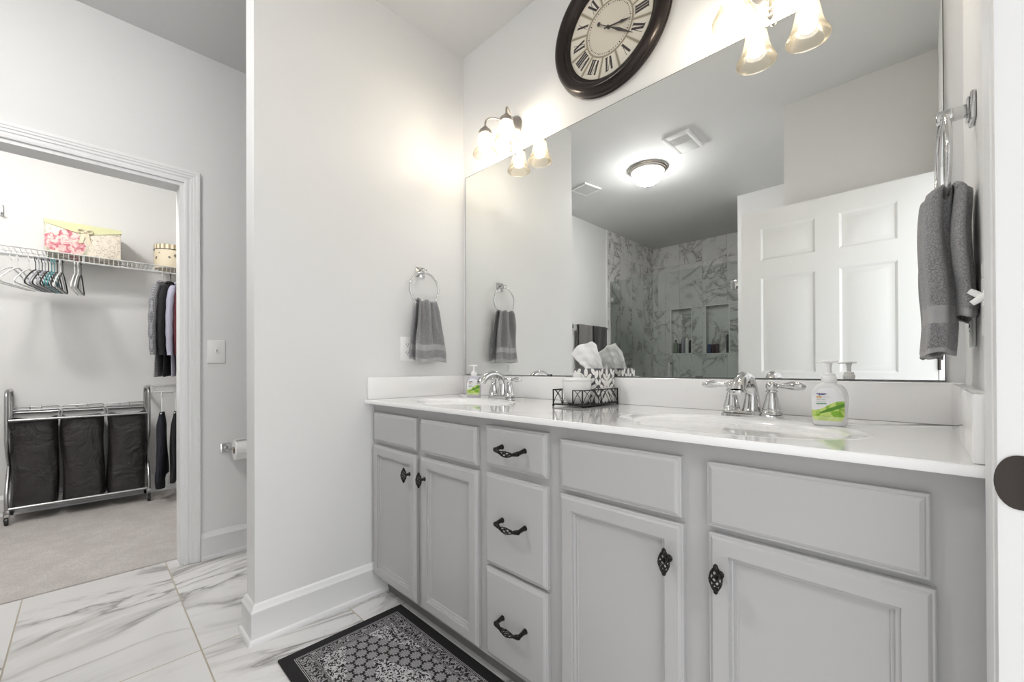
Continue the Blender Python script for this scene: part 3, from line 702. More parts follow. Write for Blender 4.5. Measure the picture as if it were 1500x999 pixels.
lathe(b, [(.101, .0121), (.101, .0132), (.107, .0132), (.107, .0121)], 72, CM, None, False)
part('dial_lines', b, M_CLOCKTAN, dial)
b = bmn()
for k in range(60): dialbox(b, 2*PI*k/60, .0905, .0945 if k % 5 else .0965, .0012 if k % 5 else .002, .0012 if k % 5 else .002, YD, .0006)
def stroke(ang, x0, x1, w, serif=True):
    """one numeral stroke, x measured clockwise on the dial, from the inner foot (x0) to the outer head (x1)"""
    r0, r1 = .115, .168
    d = Vector((math.sin(ang), 0, math.cos(ang))); p = Vector((math.cos(ang), 0, -math.sin(ang)))
    q = [d*r0+p*(x0-w), d*r0+p*(x0+w), d*r1+p*(x1+w), d*r1+p*(x1-w)]
    v0 = [b.verts.new(v+Vector((0, YD-.0007, 0))) for v in q]; v1 = [b.verts.new(v+Vector((0, YD-.0014, 0))) for v in q]
    ring_faces(b, [v0, v1])
    for rr, xx in ((r0, x0), (r1, x1)):
        if serif: dialbox(b, ang, rr-.0012, rr+.0012, w+.0028, w+.0028, YD-.0007, .0007, xx)
NUM = ['XII', 'I', 'II', 'III', 'IV', 'V', 'VI', 'VII', 'VIII', 'IX', 'X', 'XI']
WID = {'I': .0095, 'V': .020, 'X': .020}
for k, s in enumerate(NUM):
    ang = 2*PI*k/12; tot = sum(WID[c] for c in s); sc = min(1.1, .056/tot); x = -tot*sc/2
    for c in s:
        wd = WID[c]*sc; m_ = x+wd/2; x += wd
        if c == 'I': stroke(ang, m_, m_, .0036*sc)
        elif c == 'V': stroke(ang, m_, m_-wd*.36, .0038*sc, False); stroke(ang, m_, m_+wd*.36, .0009, False)
        else: stroke(ang, m_+wd*.34, m_-wd*.34, .0038*sc, False); stroke(ang, m_-wd*.34, m_+wd*.34, .0009, False)
part('numerals', b, M_CLOCKINK, dial)
hm = math.radians(128); hh = math.radians(101)
b = bmn(); dialbox(b, hh, -.018, .045, .0018, .0028, -.018, .0016); dialbox(b, hh, .045, .062, .0028, .0052, -.018, .0016); dialbox(b, hh, .062, .096, .0052, .0004, -.018, .0016)
disc(b, .006, .0018, 16, TR(math.sin(hh)*.060, -.018, math.cos(hh)*.060) @ CM); part('hour_hand', b, M_CLOCKINK, t)
b = bmn(); dialbox(b, hm, -.052, .020, .0012, .0018, -.0205, .0014); dialbox(b, hm, .020, .060, .0018, .0060, -.0205, .0014); dialbox(b, hm, .060, .135, .0060, .0004, -.0205, .0014)
disc(b, .0075, .0016, 20, TR(-math.sin(hm)*.052, -.0203, -math.cos(hm)*.052) @ CM); disc(b, .006, .010, 16, TR(0, -.0125, 0) @ CM); part('minute_hand', b, M_CLOCKINK, t)

# ================================================================== TOWEL RINGS AND TOWELS
def towel_ring(x, y, z, sgn, label, tilt=0.0):
    """sgn +1: ring on a wall facing +x; -1: facing -x"""
    t = thing('towel_ring', label, 'towel ring', (x, y, z), 0, 'chrome towel rings')
    b = bmn(); X = lambda a: sgn*a
    box(b, *sorted((X(0.0005), X(.008))), -.026, .026, -.026, .026, .003); box(b, *sorted((X(.008), X(.012))), -.019, .019, -.019, .019, .002); part('wall_plate', b, M_CHROME, t)
    b = bmn(); box(b, *sorted((X(.0115), X(.052))), -.011, .011, -.010, .010, .003); part('post', b, M_CHROME, t)
    b = bmn(); R = .082; ca, sa = math.cos(tilt), math.sin(tilt)
    tube(b, [(X(.043)+R*math.cos(a)*sa*sgn, R*math.cos(a)*ca, -.012-R+.006+R*math.sin(a)) for a in [2*PI*i/56 for i in range(56)]], .0048, 10, True); part('ring', b, M_CHROME, t, 60)
    return t
def towel(name, mats, x, y, ztop, zb_front, zb_back, wt, wb, thick, sgn, label, group=None, pleat=.012, off=0.0, band=True, gap=.016, skew=0.0):
    """hand towel gathered through a ring; faces +x if sgn=1. front layer on the room side"""
    t = thing(name, label, 'towel', (x, y, ztop), 0, group)
    NS = 41; bm = bmn(); rows = []; nv = 30
    prof = []
    for i in range(nv+1): prof.append(('b', i/nv))
    for i in range(1, 8): prof.append(('o', i/8))
    for i in range(nv+1): prof.append(('f', i/nv))
    hb, hf = ztop-zb_back, ztop-zb_front
    zc_list = []
    for kind, u in prof:
        row = []
        if kind == 'b': dz = hb*(1-u); h = dz
        elif kind == 'f': dz = hf*u; h = dz
        else: dz = 0; h = 0
        k = min(1, h/.34)**.75; wdt = wt+(wb-wt)*k
        for j in range(NS):
            s = j/(NS-1)*2-1
            pl = pleat*(math.cos(s*7.2+.5)+.5*math.sin(s*13+1.1))*(1-.72*min(1, h/.30))
            pl += .004*math.sin(s*5+h*16)+.0025*math.sin(s*9-h*30)
            if kind == 'b': xx = -gap-.010*k+pl*.55; zz = -dz
            elif kind == 'f': xx = gap+.014*k+pl; zz = -dz
            else:
                a = PI*u; xx = -gap*math.cos(a)+pl*(.55+.45*u); zz = gap*.8*math.sin(a)+pl*.35*math.sin(a)
            zz += (.004*math.sin(s*4) if h > .05 else 0)+skew*s*k
            row.append(bm.verts.new((sgn*xx, s*wdt/2+off*k, zz)))
        rows.append(row); zc_list.append((kind, h))
    for i in range(len(rows)-1):
        kind, h = zc_list[i+1]; hm_ = hf if kind == 'f' else hb
        for j in range(NS-1):
            f = bm.faces.new((rows[i][j], rows[i][j+1], rows[i+1][j+1], rows[i+1][j]))
            if band and kind != 'o' and .195 < (hm_-h)/hm_*1 < .275: f.material_index = 1
            if kind != 'o' and (hm_-h)/hm_ < .035: f.material_index = 1
    o = part('terry_cloth', bm, mats, t, 70)
    m = o.modifiers.new('thickness', 'SOLIDIFY'); m.thickness = thick; m.offset = 0
    return t
towel_ring(0, -.285, 1.512, 1, 'chrome towel ring on the partition wall left of the mirror')
towel('hand_towel', [M_TOWEL, M_TOWELBAND], .043, -.280, 1.352, 1.062, 1.075, .108, .190, .007, 1, 'grey hand towel in the ring left of the mirror', 'grey hand towels', off=.014, gap=.014, skew=.0)
towel_ring(XW, -.300, 1.512, -1, 'chrome towel ring on the wall right of the mirror', .07)
def draped(label, x, y, ztop):
    """thick towel bunched through the ring: a bulky front fall with a fold and a shorter rear fall, seen edge-on"""
    t = thing('hand_towel', label, 'towel', (x, y, ztop), 0, 'grey hand towels'); bm = bmn()
    def fall(sx, x_in, x_out0, x_out1, w0, w1, zb, ph, mi_band):
        rings = []; NR, n = 40, 64
        for i in range(NR+1):
            u = i/NR; k = min(1, u/.45)**.8; z = .020*(1-k*0)*(1-u)-zb*u
            dep = (x_out0+(x_out1-x_out0)*k); wd = (w0+(w1-w0)*k)/2
            if u < .06: f = .45+.55*math.sin(u/.06*PI/2); dep *= f; wd *= .75+.25*f
            pinch = 1-.07*math.exp(-((u-.775)/.035)**2)
            ring = []
            for j in range(n):
                a = 2*PI*j/n; c, s_ = math.cos(a), math.sin(a)
                fold = 1+(.16*math.sin(a*4+ph)+.09*math.sin(a*7+ph*2+u*2))*(1-.45*k)
                xx = x_in+dep/2+math.copysign(abs(c)**.75, c)*dep/2*fold*pinch+.004*math.sin(u*6+ph); yy = math.copysign(abs(s_)**.85, s_)*wd*fold*pinch+.006*math.sin(u*4+ph)
                ring.append(bm.verts.new((sx*xx, yy, z+(.004*math.sin(a*3+ph) if u > .9 else 0))))
            rings.append(ring)
        for i in range(NR):
            u = (i+.5)/NR; mi = 1 if (mi_band and (.735 < u < .815 or u > .965)) or (not mi_band and u > .96) else 0
            for j in range(n):
                f = bm.faces.new((rings[i][j], rings[i][(j+1) % n], rings[i+1][(j+1) % n], rings[i+1][j])); f.material_index = mi
        bm.faces.new(list(reversed(rings[0])))
        # hollow hem: turn the bottom edge inwards
        last = rings[-1]; cen = sum((v.co for v in last), Vector())/len(last)
        inner = [bm.verts.new(cen+(v.co-cen)*.72+Vector((0, 0, .001))) for v in last]; deep = [bm.verts.new(v.co+Vector((0, 0, .05))) for v in inner]
        ring_faces(bm, [last, inner, deep], True, False, True)
    fall(-1, -.006, .038, .046, .105, .175, .298, .4, True)
    fall(1, .000, .026, .032, .105, .165, .232, 2.1, False)
    part('terry_cloth', bm, [M_TOWEL, M_TOWELBAND], t, 70)
draped('grey hand towel in the ring right of the mirror', 1.838, -.295, 1.352)

# plates on the walls
def plate(name, kind, label, cat, loc, face, w=.072, h=.118):
    """face: rotation so that local -y points into the room"""
    t = thing(name, label, cat, loc, face); b = bmn(); box(b, -w/2, w/2, -.006, -.0003, -h/2, h/2, .003); part('cover_plate', b, M_PLASTIC, t)
    if kind == 'outlet':
        for e in (-1, 1):
            b = bmn(); lathe(b, [(.0165, 0), (.0165, .0012), (.015, .0016)], 24, TR(0, -.0056, e*.0195) @ RX(PI/2)); r = part('receptacle', b, M_PLASTIC, t)
            b = bmn()
            for q in (-1, 1): box(b, q*.006-.0009, q*.006+.0009, -.0078, -.0070, e*.0195-.001, e*.0195+.007)
            disc(b, .0022, .0009, 12, TR(0, -.0069, e*.0195-.0065) @ RX(PI/2)); part('slots', b, M_DARKSLOT, r)
    else:
        xs_ = (0,) if kind == 'toggle' else (-.023, .023)
        for i, dx in enumerate(xs_):
            up_ = 1 if i == 0 else -1
            b = bmn(); box(b, dx-.0055, dx+.0055, -.0068, -.0055, -.012, .012, .0005); r = part('switch_collar', b, M_PLASTIC, t)
            b = bmn(); tube(b, [(dx, -.005, 0), (dx, -.014, up_*.007), (dx, -.021, up_*.0125)], [.0048, .0048, .0042], 10); part('toggle', b, M_PLASTIC, r, 50)
            for e in (-1, 1):
                b = bmn(); disc(b, .0026, .0009, 12, TR(dx, -.0058, e*.030) @ RX(PI/2)); part('screw', b, M_PLASTIC, t)
    return t
plate('wall_outlet', 'outlet', 'white double outlet on the partition, partly behind the hand towel', 'outlet', (0, -.362, 1.126), PI/2)
plate('light_switch', 'toggle', 'white single light switch right of the closet doorway', 'light switch', (XC, -.956, 1.128), PI/2, .084, .128)
plate('light_switch', 'double', 'white double light switch on the right wall, its two toggles pointing up and down', 'light switch', (XW, -.515, 1.137), -PI/2, .112, .118)
plate('wall_outlet', 'outlet', 'white outlet on the right wall behind the hanging hand towel', 'outlet', (XW, -.255, 1.126), -PI/2)

# toilet paper
t = thing('toilet_paper_holder', 'chrome toilet paper holder on the wall right of the closet doorway', 'paper holder', (XC, -.915, .592))
b = bmn(); box(b, .0005, .010, -.026, .026, -.026, .026, .003); part('wall_plate', b, M_CHROME, t)
b = bmn(); tube(b, [(.009, 0, 0), (.075, 0, 0)], .008, 14); part('post', b, M_CHROME, t); b = bmn(); tube(b, [(.068, -.008, 0), (.068, .16, 0)], .0075, 14); part('bar', b, M_CHROME, t)
t = thing('toilet_paper_roll', 'white toilet paper roll on the chrome holder', 'toilet paper', (XC+.068, -.835, .582))
b = bmn(); lathe(b, [(.020, -.052), (.054, -.052), (.056, -.050), (.056, .050), (.054, .052), (.020, .052), (.020, -.052)], 40, RX(PI/2), None, False); part('paper', b, M_PAPER, t)
b = bmn(); lathe(b, [(.0200, -.0525), (.0200, .0525), (.0185, .0525), (.0185, -.0525), (.0200, -.0525)], 30, RX(PI/2), None, False); part('core', b, cloth('brown_card', (.35, .25, .16)), t)
b = bmn(); ring_faces(b, [[b.verts.new((x, y, z)) for y in (-.05, .05)] for x, z in ((.0, .0565), (.02, .0535), (.028, .060), (.034, .068))], False); o = part('loose_sheet', b, M_PAPER, t); m = o.modifiers.new('thickness', 'SOLIDIFY'); m.thickness = .001

# ================================================================== COUNTER OBJECTS
def soap(x, y, rz, label, liquid, s=1.0):
    t = thing('soap_bottle', label, 'soap bottle', (x, y, ZC), rz, 'pump bottles of hand soap'); t.scale = (s, s, s)
    b = bmn()
    def sup(sx, sy, z, n=48, e=.62):
        return [b.verts.new((math.copysign(abs(math.cos(2*PI*i/n))**e, math.cos(2*PI*i/n))*sx, math.copysign(abs(math.sin(2*PI*i/n))**.8, math.sin(2*PI*i/n))*sy, z)) for i in range(n)]
    pr = [(.030, .0165, 0), (.0325, .0185, .002), (.0335, .0195, .008), (.035, .0200, .030), (.0365, .0205, .055), (.0365, .0205, .072), (.034, .020, .084), (.029, .0185, .0935), (.022, .0165, .099), (.014, .0135, .102), (.0125, .0125, .106)]
    ring_faces(b, [sup(*q) for q in pr]); part('bottle', b, liquid, t, 50)
    b = bmn(); lathe(b, [(.0145, .1035), (.0145, .105), (.0152, .106), (.0152, .115), (.0140, .1165), (.0125, .1175), (.0125, .123), (.009, .1245), (.0058, .126), (.0050, .134), (.0062, .146), (.0085, .150)], 40, None, .015); c = part('pump_collar', b, M_PLASTIC, t, 50)
    b = bmn(); tube(b, smooth_path([(-.027, 0, .1500), (-.018, 0, .1525), (-.006, 0, .1540), (.006, 0, .1540), (.0185, 0, .1525)], 4), [.0025]*2+[.0045]*3+[.0062]*4+[.0072]*4+[.0062]*3+[.003], 14)
    for v in b.verts: v.co.z = .1525+(v.co.z-.1525)*.5
    part('pump_spout', b, M_PLASTIC, c, 60)
    # label wraps the front
    b = bmn(); rows = []
    for i in range(25):
        z = .012+.078*i/24; hw = .0320*min(1, ((.0935-z)/.030)**.5) if z > .0635 else .0320*(1 if z > .024 else .84+.16*(z-.012)/.012)
        q0 = max(q for q in range(len(pr)-1) if pr[q][2] <= z); fz = (z-pr[q0][2])/(pr[q0+1][2]-pr[q0][2])
        rx = pr[q0][0]+(pr[q0+1][0]-pr[q0][0])*fz+.0007; ry = pr[q0][1]+(pr[q0+1][1]-pr[q0][1])*fz+.0007
        row = []
        for j in range(17):
            xx = hw*(j/8-1); yy = -(max(0, 1-(abs(xx)/rx)**3.226)**.4)*ry
            row.append(b.verts.new((xx, yy, z)))
        rows.append(row)
    ring_faces(b, rows, False); lab = part('label', b, M_LABEL, t, 60)
    b = bmn()
    F = lambda x, z: TR(x, -.0222, z) @ RX(PI/2)
    text_mesh(b, 'equate', .0075, F(-.021, .0735), 0, .00025)
    text_mesh(b, 'Aloe Vera', .0046, F(-.021, .0610), 3)
    text_mesh(b, 'liquid hand soap', .0028, F(-.021, .0560), 3)
    text_mesh(b, 'moisturizing', .0030, F(-.0095, .0675), 3)
    box(b, -.021, -.0105, -.0222, -.0218, .0668, .0700)
    for f in b.faces:
        if f.calc_center_median().z > .0667 and f.calc_center_median().z < .0701 and f.calc_center_median().x < -.0105 and abs(f.calc_area()) > 2e-6: f.material_index = 2
    n0 = len(b.faces); box(b, -.021, -.001, -.0222, -.0218, .0512, .0537); b.faces.ensure_lookup_table()
    for f in list(b.faces)[n0:]: f.material_index = 1
    part('label_print', b, [M_INKBLUE, M_INKGREEN, M_INKORANGE, M_INKGREY], lab, recalc=False)
    return t
soap(1.640, -.205, math.radians(-3), 'hand soap bottle with white pump and green label, right of the right basin faucet', M_SOAP)
soap(.232, -.128, math.radians(36), 'hand soap bottle with lilac liquid and green label, in the left corner', M_SOAPLILAC)

# wire caddy
t = thing('wire_caddy', 'black wire caddy with crossed-arch sides on the counter', 'caddy', (.901, -.1465, ZC))
hx, hy = .064, .1165; zt = .061; zb = .008
for sx in (-1, 1):
    for sy in (-1, 1):
        b = bmn(); tube(b, [(sx*hx, sy*hy, .004), (sx*hx, sy*hy, zt+.002)], .0026, 8); lathe(b, [(.001, .0), (.004, .001), (.0046, .005), (.003, .009)], 12, TR(sx*hx, sy*hy, 0)); part('corner_post', b, M_BLACK, t, 60)
def xpanel(bm, p0, p1):
    p0, p1 = Vector(p0), Vector(p1)
    for f in (lambda u: u, lambda u: 1-u):
        tube(bm, [tuple(p0.lerp(p1, f(u))+Vector((0, 0, zb+(zt-zb)*math.sin(u*PI/2)**.8))) for u in [i/10 for i in range(11)]], .0012, 6)
for sx in (-1, 1):
    b = bmn()
    for z in (zt, zb): tube(b, [(sx*hx, -hy, z), (sx*hx, hy, z)], .0022, 8)
    for k in range(4): xpanel(b, (sx*hx, -hy+2*hy*k/4, 0), (sx*hx, -hy+2*hy*(k+1)/4, 0))
    tube(b, [(sx*hx, 0, zb), (sx*hx, 0, zt)], .0018, 8)
    part('long_side', b, M_BLACK, t, 60)
for sy in (-1, 1):
    b = bmn(); tube(b, [(-hx, sy*hy, zb), (hx, sy*hy, zb)], .0022, 8)
    for sx in (-1, 1):
        tube(b, [(sx*hx, sy*hy, zt), (sx*hx*.36, sy*hy, zt), (sx*hx*.36, sy*hy, zb)], .0022, 8); xpanel(b, (sx*hx, sy*hy, 0), (sx*hx*.36, sy*hy, 0))
    part('short_side', b, M_BLACK, t, 60)
b = bmn(); box(b, -hx, hx, -hy, hy, zb-.002, zb+.001); part('tray_floor', b, M_BLACK, t)
# jar
t = thing('jar', 'white ceramic lidded jar in the front of the wire caddy', 'jar', (.897, -.199, ZC+.0092))
b = bmn(); lathe(b, [(.001, 0), (.032, 0), (.038, .004), (.046, .022), (.0505, .045), (.052, .070), (.0515, .083), (.049, .083), (.049, .075), (.001, .012)], 48); part('bowl', b, M_CERAMIC, t, 50)
b = bmn(); lathe(b, [(.0525, .0835), (.0535, .085), (.0535, .090), (.050, .0935), (.020, .0965), (.016, .098), (.0175, .103), (.0185, .110), (.015, .1125), (.001, .113)], 48); part('lid', b, M_CERAMIC, t, 40)
# tissue box
t = thing('tissue_box', 'black and white damask cube tissue box in the back of the wire caddy', 'tissue box', (.8985, -.0885, ZC+.0092))
b = bmn(); box(b, -.0555, .0555, -.0555, .0555, 0, .128, .0015); bx = part('carton', b, M_DAMASK, t)
b = bmn(); lathe(b, [(.001, .1282), (.034, .1282), (.034, .1287), (.001, .1288)], 32, Matrix.Diagonal((1, .55, 1, 1))); part('opening', b, M_DARKSLOT, bx)
b = bmn(); LAT = Vector((.99, .12, 0))*1.28; NRM = Vector((.12, -.99, 0)); B0 = Vector((.006, .004, .122))
lowL, lowR = [(-.027, 0), (.030, 0)]
top = [(-.088, .064), (-.068, .084), (-.048, .102), (-.030, .103), (-.010, .112), (.002, .098), (.012, .072), (.020, .040)]
rows = []; NJ = 22; NI = 16
for i in range(NI+1):
    u = i/NI; row = []
    for j in range(NJ+1):
        s = j/NJ; k = s*(len(top)-1); q = min(int(k), len(top)-2); fr = k-q
        tx = top[q][0]*(1-fr)+top[q+1][0]*fr; tz = top[q][1]*(1-fr)+top[q+1][1]*fr
        bx_ = lowL[0]+(lowR[0]-lowL[0])*s
        uu = u; X = bx_+(tx-bx_)*uu; Z = tz*uu
        nn = (.012*math.sin(s*8+.6)*(1-.4*u)+.006*math.sin(s*19+u*4)+.010*u*math.sin(s*3.0)+.0025*math.sin(u*23+s*9))
        row.append(b.verts.new(B0+LAT*X+NRM*nn+Vector((0, 0, Z))))
    rows.append(row)
ring_faces(b, rows, False); o = part('tissue', b, M_PAPER, t, 70, 'white tissue pulled up from the box'); m = o.modifiers.new('thickness', 'SOLIDIFY'); m.thickness = .0012

# rug
hx, hy = .44, .243
b = bmn(); box(b, -hx, hx, -hy, hy, 0, .009, .003); o = solo('bath_rug', b, rug_mat(hx, hy), 'black and grey floral patterned rug on the tile in front of the vanity', 'rug', (.62, -.747, .0005))

# ================================================================== CEILING FIXTURES (seen in the mirror)
def dome(x, y, label, mt):
    t = thing('ceiling_light', label, 'ceiling light', (x, y, CZ)); b = bmn()
    lathe(b, [(.155, 0), (.163, -.006), (.160, -.014), (.150, -.018), (.149, -.026), (.142, -.032), (.136, -.034), (.132, -.030), (.001, -.010)], 56); part('rim', b, M_NICKEL, t, 40)
    b = bmn(); lathe(b, [(.128, -.032), (.126, -.050), (.116, -.078), (.095, -.106), (.064, -.126), (.028, -.136), (.001, -.138)], 56, None, None, False); part('glass_dome', b, mt, t, 80)
    b = bmn(); lathe(b, [(.012, -.134), (.014, -.139), (.006, -.144), (.008, -.149), (.001, -.154)], 20); part('finial', b, M_NICKEL, t, 50); return t
dome(.130, -1.935, 'domed ceiling light with nickel rim, reflected in the mirror', M_DOME)
dome(-1.42, -2.05, 'domed ceiling light above the closet carpet', M_CDOME)
def vent(x, y, w, d, rz, label, style):
    t = thing('ceiling_vent', label, 'vent', (x, y, CZ), rz, 'white ceiling vents'); b = bmn()
    hw, hd = w/2, d/2
    if style == 'fan': gx0, gx1, gy0, gy1 = -hw*.68, hw*.68, -hd*.02, hd*.68
    else: gx0, gx1, gy0, gy1 = -hw*.80, hw*.80, -hd*.80, hd*.80
    for q in ((-hw, gx0, -hd, hd), (gx1, hw, -hd, hd), (gx0, gx1, -hd, gy0), (gx0, gx1, gy1, hd)): box(b, q[0], q[1], q[2], q[3], -.014, -.0005, .003)
    fr_ = part('frame', b, M_PLASTIC, t)
    b = bmn(); box(b, gx0, gx1, gy0, gy1, -.003, -.001); part('duct_shade', b, M_DARKSLOT if style == 'fan' else mat('vent_shadow_grey', (.14, .14, .14), .8), t)  # thin dark sheet puts the shade behind the grille into colour
    b = bmn()
    nb = 10 if style == 'fan' else 10
    for i in range(nb):
        yy = gy0+(gy1-gy0)*(i+.5)/nb; box(b, gx0, gx1, yy-.0028, yy+.0028, -.012, -.009, M=None)
    if style == 'fan':
        for i in range(7):
            xx = gx0+(gx1-gx0)*(i+.5)/7; box(b, xx-.002, xx+.002, gy0, gy1, -.0115, -.0095)
    else:
        for i in range(16):
            xx = gx0+(gx1-gx0)*(i+.5)/16; box(b, xx-.0025, xx+.0025, gy0, gy1, -.0125, -.0095)
    part('grille', b, M_GRILLE, t)
vent(.525, -1.714, .205, .30, 0, 'white exhaust fan grille on the ceiling right of the domed light, in the mirror', 'fan')
vent(-.478, -1.897, .20, .22, math.radians(10), 'white square louvred vent on the ceiling left of the domed light, in the mirror', 'vent')

# ================================================================== SHOWER (seen in the mirror)
GY = -3.15
def clip(parent, x, z, w=.05):
    b = bmn(); box(b, x-w/2, x+w/2, GY-.012, GY+.012, z-.026, z+.026, .003); return part('glass_clamp', b, M_CHROME, parent)
t = thing('shower_panel', 'fixed clear glass panel at the left of the shower, in the mirror', 'shower glass', (-.62, GY, .1))
t.location = (0, 0, 0)
b = bmn(); box(b, XC+.016, -.272, GY-.005, GY+.005, .104, 2.10); part('glass', b, M_GLASS, t); clip(t, XC+.042, 1.875); clip(t, XC+.042, .45)
t = thing('shower_door', 'frameless glass shower door with bar handle, in the mirror', 'shower glass')
b = bmn(); box(b, -.266, .478, GY-.005, GY+.005, .112, 2.10); part('glass', b, M_GLASS, t)
for z in (1.865, .42):
    b = bmn(); box(b, .425, .4995, GY-.016, GY+.016, z-.045, z+.045, .003); part('hinge', b, M_CHROME, t)
for e in (-1, 1):
    b = bmn(); tube(b, smooth_path([(-.205, GY+e*.006, 1.075), (-.205, GY+e*.045, 1.09), (-.205, GY+e*.05, 1.06), (-.205, GY+e*.05, .99), (-.205, GY+e*.05, .92), (-.205, GY+e*.045, .89), (-.205, GY+e*.006, .905)], 5), .010, 12); part('handle', b, M_CHROME, t, 60)
def bottle(x, z, r, h, m, label, shape=0, y=YB-.045):
    pr = [(r*.92, 0), (r, .004), (r, h*.72), (r*.85, h*.80), (r*.42, h*.86), (r*.42, h*.90), (r*.6, h*.91), (r*.6, h), (.001, h)] if shape == 0 else ([(r*.92, 0), (r, .004), (r, h*.94), (r*.8, h), (.001, h)] if shape == 1 else [(r*.5, 0), (r*.55, h*.2), (r, h*.3), (r*1.05, h*.85), (r*.9, h), (.001, h)])
    t = thing('toiletry_bottle', label, 'bottle', (x, y, z), 0, 'toiletries in the shower niches'); 
    b = bmn(); cut = next((i for i, q in enumerate(pr) if q[1] >= h*.895), len(pr)-1) if shape == 0 else len(pr)-1
    if shape == 0:
        lathe(b, pr[:cut+1], 20); part('body', b, m, t, 50); b = bmn(); lathe(b, pr[cut:], 20); part('cap', b, M_BLACKBOTTLE if m is not M_BLACKBOTTLE else M_PLASTIC, t, 50)
    else: lathe(b, pr, 20); part('body', b, m, t, 50)
Z1, Z2 = n1[2]+.001, n2[2]+.001
bottle(-.662, Z1, .030, .185, M_GREENBOTTLE, 'green bottle at the left end of the left shower niche', 0)
bottle(-.600, Z1, .018, .135, M_BLACKBOTTLE, 'small dark bottle beside the tall lilac one, left shower niche', 1)
bottle(-.558, Z1, .022, .20, M_LILACBOTTLE, 'tall grey lilac bottle in the left shower niche', 1)
bottle(-.505, Z1, .022, .205, M_PLASTIC, 'tall white bottle in the left shower niche', 1)
bottle(-.457, Z1, .024, .20, M_BLACKBOTTLE, 'black bottle at the right end of the left shower niche', 0)
bottle(-.210, Z2, .022, .120, M_BLUEBOTTLE, 'short blue bottle at the left end of the right shower niche', 1)
bottle(-.162, Z2, .023, .118, M_PLUMBOTTLE, 'plum bottle next to the short blue one, right shower niche', 1)
bottle(-.113, Z2, .024, .122, M_PLUMBOTTLE, 'rightmost plum bottle of the pair in the right shower niche', 1)
bottle(.020, Z2, .020, .24, M_BLACKBOTTLE, 'tall slim dark bottle at the right end of the right shower niche', 1)
t = thing('towel_bar', 'towel bar on the wall left of the shower, in the mirror', 'towel bar', (XC, -2.66, 1.50))
b = bmn(); tube(b, [(.07, -.33, 0), (.07, .33, 0)], .008, 12); part('bar', b, M_CHROME, t)
for e in (-1, 1):
    b = bmn(); box(b, .0005, .010, e*.31-.025, e*.31+.025, -.025, .025, .003); tube(b, [(.009, e*.31, 0), (.078, e*.31, 0)], .010, 12); part('bracket', b, M_CHROME, t)
def bar_towel(y0, y1, zb, m, label):
    t = thing('bath_towel', label, 'towel', (XC+.07, (y0+y1)/2, 1.50)); bm = bmn(); rows = []
    hw = (y1-y0)/2; path = [(-.014, -.36*i/14) for i in range(14, -1, -1)]+[(-.014*math.cos(PI*k/6), .014*math.sin(PI*k/6)) for k in range(1, 6)]+[(.014+.008*i/14, -(1.5-zb)*i/14) for i in range(15)]
    for xx, zz in path: rows.append([bm.verts.new((xx+.004*math.sin(j*.9+zz*8), -hw+2*hw*j/14, zz)) for j in range(15)])
    ring_faces(bm, rows, False); o = part('terry_cloth', bm, [m], t, 70); q = o.modifiers.new('thickness', 'SOLIDIFY'); q.thickness = .007; q.offset = 0
bar_towel(-2.945, -2.665, 1.115, M_TOWELDARK, 'black towel over the bar left of the shower, in the mirror')
bar_towel(-2.640, -2.375, 1.00, M_TOWELMID, 'taupe towel over the bar left of the shower, in the mirror')

# ================================================================== CLOSET
SZ = 1.852; SX0, SX1 = -2.806, -2.50
def wire_shelf(y0, y1, z, x0, x1, label):
    t = thing('wire_shelf', label, 'shelf', (x0, y0, z), 0, 'white wire closet shelves'); Lh = y1-y0; dx = x1-x0
    b = bmn()
    for i in range(int(Lh/.0254)+1): yy = i*.0254; tube(b, [(0, yy, 0), (dx, yy, 0), (dx+.002, yy, -.05)] if i % 1 == 0 else [], .0013, 5)
    for k in (0.02, .5, .985): tube(b, [(dx*k, 0, -.003), (dx*k, Lh, -.003)], .0028, 6)
    part('deck', b, M_WIREWHITE, t, 60)
    b = bmn(); tube(b, [(dx+.002, 0, -.001), (dx+.002, Lh, -.001)], .0032, 8); tube(b, [(dx+.004, 0, -.050), (dx+.004, Lh, -.050)], .0032, 8); part('front_lip', b, M_WIREWHITE, t, 60)
    b = bmn(); tube(b, [(dx-.012, 0, -.052), (dx-.012, Lh, -.052)], .0055, 10); part('hanging_rod', b, M_WIREWHITE, t, 60)
    for yy in ([.15+.6*i for i in range(int((Lh-.1)/.6)+1)]):
        b = bmn(); tube(b, [(dx-.012, yy+.015, -.052), (dx-.012, yy+.015, -.02), (dx-.012, yy+.015, -.004)], .004, 6); tube(b, [(dx-.03, yy+.015, -.006), (.002, yy+.015, -.006)], .004, 6); part('bracket', b, M_WIREWHITE, t, 60)
    return t
wire_shelf(-2.84, -.41, SZ, SX0, SX1, 'upper white wire shelf on the closet back wall')
wire_shelf(-1.105, -.41, .905, SX0, -2.42, 'lower white wire shelf on the right of the closet')
# rose box
t = thing('storage_box', 'rose-print storage box with pale green lid on the upper closet shelf', 'box', (-2.645, -1.468, SZ+.0018))
b = bmn(); box(b, -.125, .125, -.192, .192, 0, .205, .002); bd = part('body', b, M_ROSE, t)
b = bmn(); box(b, -.128, .130, -.196, .196, .200, .225, .002)
